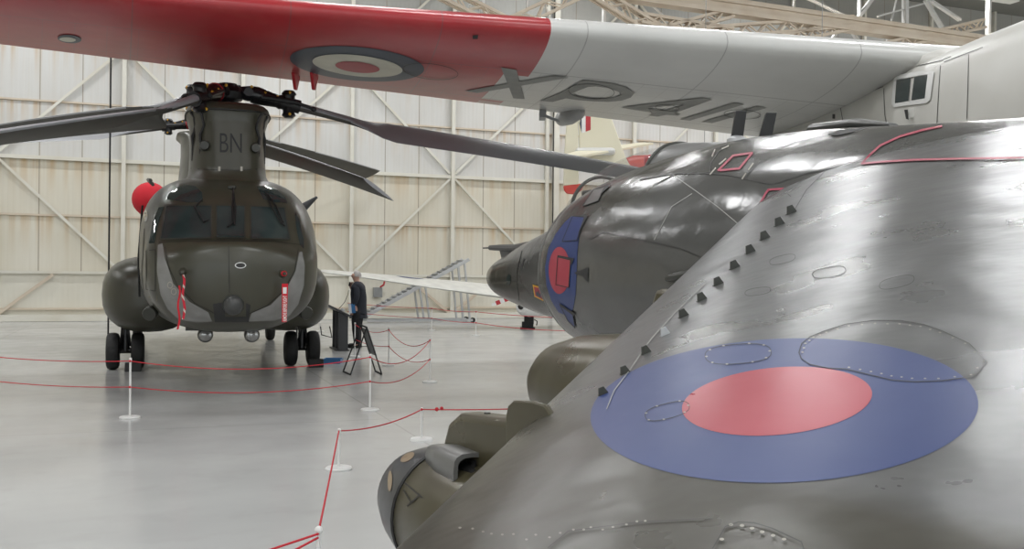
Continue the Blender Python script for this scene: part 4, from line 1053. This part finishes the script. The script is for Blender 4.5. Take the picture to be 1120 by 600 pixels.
# wing root fillet
mb = MB()
def fil(w, k0, k1, dz): 
    le = L0.lerp(L1, w); te = TT0.lerp(TT1, w); return [le.lerp(te, k) for k in (k0, k1)]
mb.loft([fr(1.0, 1.0, .1, 4.65, 20), fr(1.25, 1.35, .25, 4.65, 20), fr(2.5, 1.6, .3, 4.65, 20), fr(6, 1.6, .3, 4.5, 20), fr(7, 1.1, .2, 4.4, 20)]); mb.build('wing_root_fairing', M['twhite'], tra, ang=50)
def fd_(name, polys, mat, off=.004, step=8): return decal(name, polys, tfb, mat, tra, off, step)
rim = [(979, 83), (1018, 77.5), (1023, 79), (1019, 109), (1015, 113), (979, 117.5), (976.5, 114)]
hole = [(981.5, 88), (1016, 82), (1013, 108), (980, 113.5)]
fd_('window_surround', [[rim, hole]], M['white'], .02)
for q in ([(981.5, 88.5), (997, 86), (994.5, 110.5), (980, 113.5)], [(1001, 85), (1018, 82.5), (1013.5, 107.5), (998, 110)]): fd_('fuselage_window', [q], M['glass_dark'], .016)
for pl in ([(969, 78), (967, 100), (968, 125), (971, 140)], [(1029, 72), (1027, 100), (1025, 138)], [(1033, 68), (1075, 52)], [(968, 79), (1000, 73), (1028, 67), (1040, 62)], [(918, 106), (920, 120), (924, 142)], [(921, 115), (945, 103), (966, 95)], [(845, 135), (880, 124), (919, 115)], [(864, 135), (868, 148)], [(1060, 60), (1058, 130)]):
    lines('fuselage_seam', [pl], .7, tfb, M['seam'], tra, .006, 10)
h = tfb.ray_cast(CAM, ray(998, 123).normalized())[0]
mb = MB(); mb.prism([h + V(0, 0, .06), h + V(0, 0, -.08), h + V(-.07, -.02, -.08), h + V(-.07, -.02, .06)], -FA * .0 + V(.2, -.1, 0)); mb.build('side_scoop', M['twhite'], tra, .01)
fd_('scoop_mouth', [[(996, 121), (1000, 121), (1001, 132), (998, 131)]], M['bay'], .09)
fd_('door_handle', [[(911, 125), (914, 125), (914, 130), (911, 130)]], M['black'], .01)
# undercarriage under the fuselage
for d, r_ in ((-2.6, .35), (4.5, .55)):
    for sx in ((0,) if d < 0 else (-1.5, 1.5)):
        c = FC + FA * d + FB * sx
        mb = MB(); mb.tube([V(c.x, c.y, r_), V(c.x, c.y, 1.6)], .09, 12); mb.tube([V(c.x, c.y, r_) - FB * .3, V(c.x, c.y, r_) + FB * .3], .05, 10); mb.build('undercarriage_leg', M['grey'], tra)
        for q in (-.25, .25): wheel('wheel', V(c.x, c.y, r_) + FB * q, FB, r_, .26, tra, M['grey'])
# ------------------------------------------------------------------ rope barriers
POSTH = .69
def post(px, py, label, h=POSTH, ball=False, Y=None, flat=False):
    g = gnd(px, py)
    t = thing('barrier_post', g, label, 'barrier post', 'low white rope barrier posts' if h < .5 else 'white rope barrier posts')
    mb = MB(); mb.lathe([(0, .115 if not flat else .12), (.012, .118), (.022, .11), (.03, .03)], g, (0, 0, 1), 28); mb.build('base', M['white_band'], t)
    mb = MB(); mb.lathe([(.025, .012), (h - .02, .012)], g, (0, 0, 1), 12); mb.build('pole', M['white_band'], t)
    mb = MB()
    if ball: mb.sphere(g + V(0, 0, h), .022, 14, 10)
    else: mb.lathe([(h - .03, .017), (h, .017), (h + .008, .01)], g, (0, 0, 1), 12)
    mb.build('cap', M['white_band'], t)
    return g
A = post(142, 457, 'white barrier post standing alone in front of the helicopter at left')
B = post(404.5, 448.5, 'white barrier post just in front of the folding metal sign stand')
C = post(470, 418, 'white barrier post right of the sign stand, where two red ropes turn back')
D = post(425, 399.7, 'white barrier post between sign stand and the corner post to its right')
E_ = post(388, 390, 'white barrier post behind the sign stand, in front of the standing person')
H_ = post(350, 362.5, 'white barrier post partly hidden behind the right side pod of the helicopter')
F_ = post(472, 361, 'distant white barrier post in front of the grey steps by the wall')
G_ = post(520.5, 367, 'distant white barrier post between the grey steps and the jet nose')
A0 = gnd(-60, 440); H0_ = gnd(-120, 372)
F0 = gnd(380, 352); G1 = gnd(640, 378)
N1 = post(370.5, 513, 'low white barrier post in the open floor left of the black nosed pod', .345, False)
N2 = post(461, 481, 'low white barrier post just above the black nosed pod', .325, False, flat=True)
N0 = post(348, 651, 'low white barrier post at the bottom edge with rounded white top', .345, True)
def rope(name, pts, sags, label, r=.006, mat=None, kn=None):
    P3 = []
    for i in range(len(pts) - 1):
        a, b = pts[i], pts[i + 1]
        for k in range(14):
            t = k / 14; P3.append(a.lerp(b, t) - V(0, 0, 4 * t * (1 - t) * sags[i]))
    P3.append(pts[-1]); mb = MB(); mb.tube(P3, r, 6)
    for p in pts[1:-1]: mb.sphere(p, r * 2.4, 8, 6)
    if kn: mb.sphere(kn, r * 3.5, 8, 6); mb.sphere(kn + V(.05, 0, .01), r * 3, 8, 6)
    return tag(mb.build('barrier_rope', mat or M['rope']), label, 'rope', None)
up = lambda p, z=POSTH - .03: p + V(.0, -.013, z)
rope('r', [up(A0), up(A), up(B), up(C), up(D), up(E_)], [.05, .12, .20, .18, .10], 'upper red rope of the barrier looping around the helicopter')
lo_ = lambda p: p + V(0, -.013, .36)
rope('r', [lo_(A0), lo_(A), lo_(B), lo_(C), lo_(D), lo_(E_)], [.05, .10, .14, .14, .05], 'lower red rope of the barrier looping around the helicopter')
rope('r', [up(F0), up(F_), up(G_), up(G1)], [.03, .03, .03], 'upper red rope of the distant barrier near the grey steps', .009)
rope('r', [lo_(F0), lo_(F_), lo_(G_), lo_(G1)], [.03, .03, .06], 'lower red rope of the distant barrier near the grey steps', .009)
n2t = N2 + V(0, -.013, .315); n1t = N1 + V(0, -.013, .335); n0t = N0 + V(0, -.018, .33)
far = at(600, 445.5, n2t.y - .1)
rope('r', [n1t, n2t, far], [.05, .01], 'red rope from the open floor post past the black nosed pod', .006, None, n2t.lerp(far, .12))
rope('r', [n1t, n0t], [.01], 'short red rope slanting down to the bottom edge post', .006)
rope('r', [n0t, gnd(262, 612, .28)], [.0], 'upper of two red ropes leaving bottom edge post to the left', .006)
rope('r', [n0t - V(0, 0, .02), gnd(295, 616, .26)], [.0], 'lower of two red ropes leaving bottom edge post to the left', .006)

# ------------------------------------------------------------------ black hanging cable
p0 = gnd(118, 394); mb = MB(); mb.tube([V(p0.x, p0.y, 0), V(p0.x, p0.y, 7), V(p0.x, p0.y, HZ)], .018, 8)
tag(mb.build('suspension_cable', M['black']), 'thin black vertical cable left of the helicopter running up to the roof', 'cable')

# ------------------------------------------------------------------ lectern
le0 = gnd(374.5, 383.5); lx = V(.952, .307, 0); ly = V(-.307, .952, 0)
le = thing('information_lectern', le0, 'charcoal steel information lectern with a sloping top beside the standing person', 'lectern')
LM = frame(le0, lx, ly, (0, 0, 1))
mb = MB(LM); mb.prism([(-.34, -.12, 1.02), (.19, -.12, .76), (.19, -.12, .72), (-.34, -.12, .98)], (0, 1.25, 0)); top = mb.build('sloping_top', M['charcoal'], le, .006)
mb = MB(LM); mb.prism([(-.29, -.06, 1.004), (.14, -.06, .793), (.14, -.06, .790), (-.29, -.06, 1.001)], (0, 1.13, 0)); mb.build('information_panel', M['grey'], top)
for y in (0, .5, .98):
    mb = MB(LM); mb.prism([(-.09, y, 0), (.12, y, 0), (.12, y, .77), (-.09, y, .87)], (0, .04, 0)); mb.build('upright', M['charcoal'], le, .004)
mb = MB(LM); mb.box((.0, .5, .012), (.3, 1.1, .022)); mb.build('foot_plate', M['charcoal'], le, .004)
mb = MB(LM); mb.tube([(-.05, .3, .9), (.02, .2, 1.0), (.06, .15, 1.06), (.12, .1, 1.22), (.13, .05, 1.32)], .006, 6); mb.build('handset_cord', M['black'], le)
mb = MB(LM); mb.lathe([(0, .05), (.02, .055), (.06, .04)], (.02, .22, .86), (.3, 0, 1), 14); mb.build('handset_cradle', M['alu'], le)

# ------------------------------------------------------------------ folding sign stand
a0, a1 = gnd(375.4, 406.6), gnd(383.4, 410); b0, b1 = gnd(410.4, 406), gnd(417.4, 409.5)
ta, tb_ = at(394.6, 356, (a0.y + b0.y) / 2), at(401, 358.5, (a1.y + b1.y) / 2)
sg = thing('sign_stand', (a0 + b1) / 2 * 1.0, 'black metal folding sign stand with a grey board, standing in front of the lectern', 'sign stand')
for nm, q in (('frame', (a0, ta, tb_, a1, a0)), ('frame', (b0, ta, tb_, b1, b0))):
    mb = MB(); pts = [p + V(0, 0, .012) for p in q]
    for i in range(4): mb.beam(pts[i], pts[i + 1], .022, .022)
    mb.build(nm, M['black'], sg)
mb = MB(); q = [ta.lerp(b0, .06), tb_.lerp(b1, .06), tb_.lerp(b1, .62), ta.lerp(b0, .62)]; q = [p + V(.004, 0, .016) for p in q]; mb.prism(q, V(.012, 0, .004)); mb.build('sign_board', M['grey'], sg)
mb = MB(); mb.tube([ta.lerp(a0, .45), ta.lerp(b0, .45)], .006, 6); mb.build('hinge_stay', M['black'], sg)

# ------------------------------------------------------------------ blue tray
tc = gnd(364, 397); tr = thing('plastic_tray', tc, 'shallow blue plastic tray on the floor between the helicopter wheels and sign stand', 'tray')
mb = MB(frame(tc, (1, 0, 0), (0, 1, 0), (0, 0, 1)))
ou = [(-.15, -.1), (.15, -.1), (.15, .16), (-.15, .16)]; k = 1.12
mb.loft([[(x, y, 0) for x, y in ou], [(x * k, y * k, .09) for x, y in ou], [(x * (k - .06), y * (k - .06), .09) for x, y in ou], [(x * .93, y * .93, .012) for x, y in ou]]); mb.build('tub', M['blue'], tr, .004)
mb = MB(frame(tc, (1, 0, 0), (0, 1, 0), (0, 0, 1))); mb.box((.02, .02, .03), (.18, .14, .03)); mb.build('folded_cloth', M['paper'], tr, .01)

# ------------------------------------------------------------------ person
pf = gnd(391, 380); pr = thing('person', pf, 'person in dark jacket and trousers reading at the lectern, papers in one hand', 'person')
PX = V(-1, .10, 0).normalized(); PY = V(-.10, -1, 0).normalized()       # forward, his left (towards the camera)
PM = frame(pf, PX, PY, (0, 0, 1))
def skin(name, joints, edges, mat, parent, sub=2, root=0):
    me = bpy.data.meshes.new(name); base = parent_loc(parent)
    me.from_pydata([(PM @ Vector(j[:3])) - base for j in joints], edges, [])
    o = bpy.data.objects.new(name, me); col.objects.link(o); o.parent = parent; me.materials.append(mat)
    m = o.modifiers.new('skin', 'SKIN'); m.use_smooth_shade = True
    if not me.skin_vertices: 
        bm = bmesh.new(); bm.from_mesh(me); bm.verts.layers.skin.verify(); bm.to_mesh(me); bm.free()
    sv = me.skin_vertices[0].data
    for i, j in enumerate(joints):
        r = j[3]; sv[i].radius = (r, j[4] if len(j) > 4 else r); sv[i].use_root = (i == root)
    s = o.modifiers.new('sub', 'SUBSURF'); s.levels = sub; s.render_levels = sub
    return o
# body in one surface (x forward, y left, z up)
J = [(0, 0, .93, .13), (0, 0, 1.10, .125), (.01, 0, 1.28, .14), (.0, 0, 1.42, .10), (.02, 0, 1.49, .060), (.05, 0, 1.555, .075),   # 0-5 spine, neck, skull base
     (.06, 0, 1.64, .120, .105), (.060, 0, 1.70, .095),                                                          # 6-7 head
     (.0, .17, 1.40, .058), (-.03, .215, 1.16, .045), (.05, .23, .93, .033), (.07, .235, .885, .030),               # 8-11 left arm
     (.0, -.17, 1.40, .058), (.08, -.23, 1.18, .045), (.20, -.12, 1.36, .033), (.21, -.09, 1.41, .030),             # 12-15 right arm raised
     (0, .095, .86, .10), (.01, .10, .48, .062), (-.03, .10, .09, .042), (.10, .11, .035, .035),                     # 16-19 left leg
     (0, -.095, .86, .10), (.02, -.10, .48, .062), (.0, -.11, .09, .042), (.13, -.12, .035, .035)]                   # 20-23
EJ = [(0, 1), (1, 2), (2, 3), (3, 4), (4, 5), (5, 6), (6, 7), (3, 8), (8, 9), (9, 10), (10, 11), (3, 12), (12, 13), (13, 14), (14, 15), (0, 16), (16, 17), (17, 18), (18, 19), (0, 20), (20, 21), (21, 22), (22, 23)]
def hand(wi, d, side, up_):
    """palm and five bent fingers growing from wrist joint index wi"""
    w0 = Vector(J[wi][:3]); d = Vector(d).normalized(); side = Vector(side).normalized(); n_ = d.cross(side)
    pi = len(J); J.append((*(w0 + d * .06), .030, .018)); EJ.append((wi, pi))
    for k, (off, ln) in enumerate(((-.028, .060), (-.009, .072), (.010, .068), (.028, .052))):
        b = w0 + d * .085 + side * off; m1 = b + d * ln * .5 + n_ * .008 * up_; e = m1 + d * ln * .32 + n_ * .026 * up_
        i0 = len(J); J.append((*b, .0095)); J.append((*m1, .0085)); J.append((*e, .0075)); EJ.extend([(pi, i0), (i0, i0 + 1), (i0 + 1, i0 + 2)])
    b = w0 + d * .035 - side * .034; e = b + d * .035 - side * .014 + n_ * .012 * up_; i0 = len(J); J.append((*b, .011)); J.append((*e, .009)); EJ.extend([(pi, i0), (i0, i0 + 1)])
hand(11, (.15, 0, -1), (1, 0, .15), 1); hand(15, (-.55, .55, .75), (.7, .5, .1), 1)
body_ = skin('body', J, EJ, M['skin'], pr, 2)
# face features joined as sub-shapes of the head: nose, ears, brow, jaw
mb = MB(PM); mb.sphere((.148, 0, 1.63), .016, 10, 8, (1.1, .7, 1.5)); mb.build('nose', M['skin'], pr)
for s in (1, -1):
    mb = MB(PM); mb.sphere((.055, s * .082, 1.635), .026, 10, 8, (.6, .3, 1.1)); mb.build('ear', M['skin'], pr)
    mb = MB(PM); mb.sphere((.135, s * .030, 1.662), .010, 8, 6, (.6, 1.2, .7)); mb.build('eye', M['hair'], pr)
mb = MB(PM); mb.box((.138, 0, 1.588), (.01, .045, .006)); mb.build('mouth', M['pink'], pr, .002)
mb = MB(PM)
rr = []
for i in range(7):
    a = -.15 + i * (PI / 2 + .10) / 6; z = 1.635 + .122 * math.sin(a); r = .112 * math.cos(a)
    rr.append([(.045 + max(r, .004) * 1.08 * math.cos(2 * PI * k / 18) * (1 if math.cos(2 * PI * k / 18) < 0 else (.35 + .5 * i / 6)), max(r, .004) * .93 * math.sin(2 * PI * k / 18), z) for k in range(18)])
mb.loft(rr); mb.build('hair', M['hair'], pr)
# jacket
JK = [(-.02, 0, .86, .195, .18), (-.02, 0, 1.05, .195, .175), (-.01, 0, 1.24, .205, .18), (.0, 0, 1.38, .175, .16), (.015, 0, 1.53, .088),
      (-.01, .19, 1.38, .083), (-.045, .24, 1.15, .068), (.045, .245, .95, .052), (-.01, -.19, 1.38, .083), (.08, -.25, 1.17, .068), (.19, -.14, 1.34, .050), (-.02, 0, .78, .18, .17)]
jk = skin('jacket', JK, [(11, 0), (0, 1), (1, 2), (2, 3), (3, 4), (3, 5), (5, 6), (6, 7), (3, 8), (8, 9), (9, 10)], M['jacket'], pr, 2)
TR = [(0, 0, .90, .15), (0, .095, .78, .135), (.01, .10, .47, .105), (-.025, .10, .07, .085), (0, -.095, .78, .135), (.03, -.10, .47, .105), (.02, -.11, .07, .085)]
skin('trousers', TR, [(0, 1), (1, 2), (2, 3), (0, 4), (4, 5), (5, 6)], M['trouser'], pr, 2)
for s, x in ((.10, 0), (-.11, .02)):
    mb = MB(PM); mb.loft([[(x + a * 1.0 + .04, s + b * kk, z) for a, b in [(-.13, -.03), (-.12, .03), (.0, .042), (.10, .048), (.16, .03), (.165, -.02), (.11, -.045), (.0, -.042)]] for z, kk in ((0, 1.05), (.03, 1.05), (.06, .85), (.09, .6))]); mb.build('shoe', M['black'], pr, .008)
# papers held low by the left hand
mb = MB(PM); mb.box((.06, .285, .90), (.15, .008, .21), Matrix.Rotation(.12, 3, 'Y')); pp = mb.build('paper_folder', M['blue_paper'] if 'blue_paper' in M else M['blue'])
tag(pp, 'blue and white papers held low in the hand of the person', 'papers')
mb = MB(PM); mb.box((.10, .293, .89), (.06, .008, .2), Matrix.Rotation(.12, 3, 'Y')); mb.build('white_sheet', M['paper'], pp)
mb = MB(PM); mb.tube([(.20, -.045, 1.49), (.215, -.03, 1.40)], [.018, .02], 10); hs = mb.build('handset', M['black']); tag(hs, 'black audio handset held up to the face of the person', 'handset')

# ------------------------------------------------------------------ grey access steps near the wall
ST = lambda x, y, n=3.0: onplane(x, y, n)
s0, s1 = ST(401, 345), ST(513, 283.5)
stp = thing('access_steps', V(s0.x, s0.y, 0), 'long grey metal access steps rising to the right along the back wall', 'steps')
for n_ in (0, -.75):
    o_ = WN * n_
    mb = MB(); mb.beam(s0 + o_, s1 + o_, .05, .12); mb.build('stringer', M['alu'], stp, .005)
for k in range(20):
    c = s0.lerp(s1, (k + .5) / 20) - WN * .375; mb = MB(); mb.box(c + V(0, 0, .02), (.28, .75, .035), Matrix.Rotation(WANG, 3, 'Z')); mb.build('tread', M['alu'], stp)
for (xa, ya, xb) in ((459, 314, 464), (465, 311, 470), (501, 291, 506.5), (508, 286, 514)):
    for n_ in (0, -.75):
        a = ST(xa, ya) + WN * n_; b = ST(xb, 346) + WN * n_; b.z = .05
        mb = MB(); mb.beam(a, b, .06, .06); mb.build('leg', M['alu'], stp)
for n_ in (0, -.75):
    a = ST(401, 346) + WN * n_; b = ST(517, 347) + WN * n_; a.z = b.z = .09; mb = MB(); mb.beam(a, b, .07, .08); mb.build('base_rail', M['alu'], stp)
    mb = MB(); mb.lathe([(-.03, .09), (.03, .09)], V(b.x, b.y, .09), WN, 14); mb.build('castor', M['black'], stp)
c = onplane(413, 319.5, .12); mb = MB(); mb.beam(c - WD * .16, c + WD * .16, .2, .36); bx = thing('wall_cabinet', c, 'small grey metal cabinet fixed low on the back wall right of the person', 'cabinet')
mb.build('casing', M['grey'], bx, .01); mb = MB(); mb.tube([c + V(.12, -.15, .2), c + V(.25, -.2, .28), c + V(.28, -.2, .42)], .035, 8); mb.build('red_handle', M['red'], bx)
for tt in [cols_t[i] for i in (2, 4, 6, 8)]:
    for s in (-1, 1):
        mb = MB(); mb.beam(wp(tt, .14, .15), wp(tt + 1.75 * s, .14, 1.55), .07, .10); trim(mb, M['truss'])

# ------------------------------------------------------------------ low wing propeller aircraft beyond the jet nose
ga = thing('propeller_aircraft', gnd(600, 361), 'cream low wing propeller aircraft half hidden behind the nose of the grey jet', 'aircraft')
def gsec(x, yt, yb, Y, dY, th):
    a = at(x, yb, Y); b = at(x, yt, Y + dY); out = []
    for k in range(20):
        an = 2 * PI * k / 20; t = (math.cos(an) + 1) / 2
        out.append(a.lerp(b, t) + V(0, 0, math.sin(an) * th * (1.1 - t * .6)))
    return out
mb = MB(); mb.loft([gsec(349.5, 295.5, 296.5, 27.9, .3, .01), gsec(351, 294.8, 297.2, 27.8, .5, .03), gsec(356, 294.8, 297.8, 27.7, .8, .04), gsec(393, 298, 302.5, 28, 1.1, .06), gsec(431, 301, 308, 28.3, 1.4, .07), gsec(469, 304.5, 314, 28.7, 1.6, .08), gsec(512, 308.5, 319.5, 29, 1.8, .12), gsec(600, 317, 331, 29.9, 2, .15)])
gw = mb.build('wing', M['offwhite'], ga); gb = bvh_of([gw])
decal('wing_roundel', [[(433, 301.6), (440, 303.2), (449, 304.4), (459, 305), (464, 304.8), (455, 303.9), (446, 302.8), (440, 301.4)]], gb, M['jet_blue'], ga, .006, 6)
gc = at(600, 318, 30.2)
mb = MB(); mb.lathe([(-1.3, .12), (-1.2, .35), (-.7, .52), (0, .6), (2, .65), (4, .5), (6.5, .15)], gc, V(.62, .75, 0), 28); mb.build('fuselage', M['cream'], ga)
mb = MB(); c = at(577, 334.5, 28.9); mb.lathe([(-.42, .05), (-.38, .18), (-.2, .29), (.1, .33), (.9, .33)], c, V(.5, .85, 0), 20); mb.build('engine_cowling', M['white'], ga)
mb = MB(); mb.lathe([(-.40, .10), (-.43, .09), (-.44, .02)], c, V(.5, .85, 0), 16); mb.build('cowl_opening', M['black'], ga)
pa, pb_ = at(538, 333.4, 28.2), at(572, 319.5, 28.2)
pb2 = thing_b = None
for k, m_ in enumerate(('white_band', 'red', 'white_band', 'red', 'white_band', 'red')):
    mb = MB(); u0, u1 = k / 7.5, (k + 1) / 7.5; w0, w1 = .05 + .07 * min(1, u0 * 4), .05 + .07 * min(1, u1 * 4); mb.beam(pa.lerp(pb_, u0), pa.lerp(pb_, u1), .03, (w0 + w1) / 2 + .02); mb.build('propeller_band', M[m_], ga)
mb = MB(); mb.beam(pa.lerp(pb_, .8), pb_.lerp(pa, -.6), .04, .13); mb.build('propeller_blade', M['black'], ga)
g2 = gnd(577, 359.5)
mb = MB(); mb.box(g2 + V(0, 0, .03), (.46, .4, .06)); mb.box(g2 + V(0, 0, .14), (.36, .3, .18)); mb.box(g2 + V(.04, 0, .32), (.30, .26, .32)); mb.tube([g2 + V(.2, -.1, .3), g2 + V(.3, -.1, .25), g2 + V(.28, -.1, .12)], .02, 6)
tag(mb.build('support_stand', M['black'], None, .01), 'black support stand under the cream propeller aircraft', 'stand')
# ------------------------------------------------------------------ suspended trainer, only its tail shows
TY = 33.0
tj = thing('suspended_trainer', at(690, 190, TY), 'cream aircraft with tall fin, red trim and fin flash, hanging near the back wall', 'aircraft')
def pl(pts, Y=TY): return [at(x, y, Y) for x, y in pts]
mb = MB(); mb.prism(pl([(632, 95), (657, 95), (684, 171), (690, 182), (634, 186), (633, 130)]), V(0, .14, 0)); fin_ = mb.build('fin', M['cream'], tj, .03)
mb = MB(); mb.prism(pl([(622, 100), (631.5, 100), (632.5, 150), (633, 201.5), (616.3, 203), (617, 170), (620, 130)]), V(0, .12, 0)); mb.build('rudder', M['cream'], tj, .03)
mb = MB(); mb.prism(pl([(616.2, 203), (640, 200), (636, 208), (630, 212.5), (620, 211.5), (617, 208)]), V(0, .16, 0)); mb.build('rudder_foot', M['orange_red'] if 'orange_red' in M else M['red'], tj, .03)
fb_ = bvh_of([fin_])
for q, m_ in (([(631.5, 125), (636.2, 125), (636.2, 145.5), (631.5, 147)], 'navy'), ([(636.2, 125), (640.5, 125), (640.5, 144.5), (636.2, 145.5)], 'white_band'), ([(640.5, 125), (646, 125), (646, 142), (640.5, 144)], 'red')):
    decal('fin_flash', [q], fb_, M[m_], tj, .01, 10)
mb = MB(); mb.loft([[at(x, 165.5, TY - .1) + V(0, dy, dz) for dy, dz in [(.28 * k * math.cos(2 * PI * j / 14), .13 * k * math.sin(2 * PI * j / 14)) for j in range(14)]] for x, k in ((629, .3), (631, .9), (640, 1), (668, 1), (671.5, .8), (673, .2))]); mb.build('fin_bullet', M['white'], tj)
for s, x1, y1, Y1 in ((-1, 604, 175, TY - 2.6), (1, 700, 158, TY + 2.6)):
    a0_, a1_ = at(636, 166, TY), at(672, 166, TY); mb = MB(); e = at(x1, y1, Y1); mb.prism([a0_, a1_, e + V(.5, 0, 0), e], V(0, 0, .08)); mb.build('tailplane', M['cream'], tj, .01)
fd0 = at(676, 182, TY + .6)
mb = MB(); mb.lathe([(-.2, .05), (0, .2), (.5, .42), (1.5, .52), (3.5, .6), (6, .6), (8, .55), (10, .3)], fd0, V(.97, -.05, -.06), 28); tfu = mb.build('fuselage', M['orange_red'] if 'orange_red' in M else M['red'], tj)
for d in (3, 7):
    c = fd0 + V(.97, -.05, -.06).normalized() * d; mb = MB(); mb.tube([c + V(0, 0, .6), V(c.x, c.y, HZ)], .012, 6); mb.build('hanging_wire', M['grey'], tj)
EXPOSURE = .55
sc = bpy.context.scene
cam = bpy.data.cameras.new('camera'); co = bpy.data.objects.new('camera', cam); col.objects.link(co)
cam.sensor_width = 36; cam.sensor_fit = 'HORIZONTAL'; cam.lens = 36 * FPX / 1120
co.location = CAM; cam.clip_start = .05; cam.clip_end = 300
# looking along +Y, picture turned clockwise by ROLL
co.rotation_euler = (Matrix.Rotation(-ROLL, 3, 'Y') @ Matrix.Rotation(R(90), 3, 'X')).to_euler()
sc.camera = co
w = bpy.data.worlds.new('world'); sc.world = w; w.use_nodes = True
w.node_tree.nodes['Background'].inputs[0].default_value = (.9, .95, 1, 1); w.node_tree.nodes['Background'].inputs[1].default_value = .3
sc.view_settings.view_transform = 'Standard'; sc.view_settings.look = 'None'; sc.view_settings.exposure = EXPOSURE if 'EXPOSURE' in globals() else 0; sc.view_settings.gamma = 1
sc.view_settings.use_curve_mapping = False
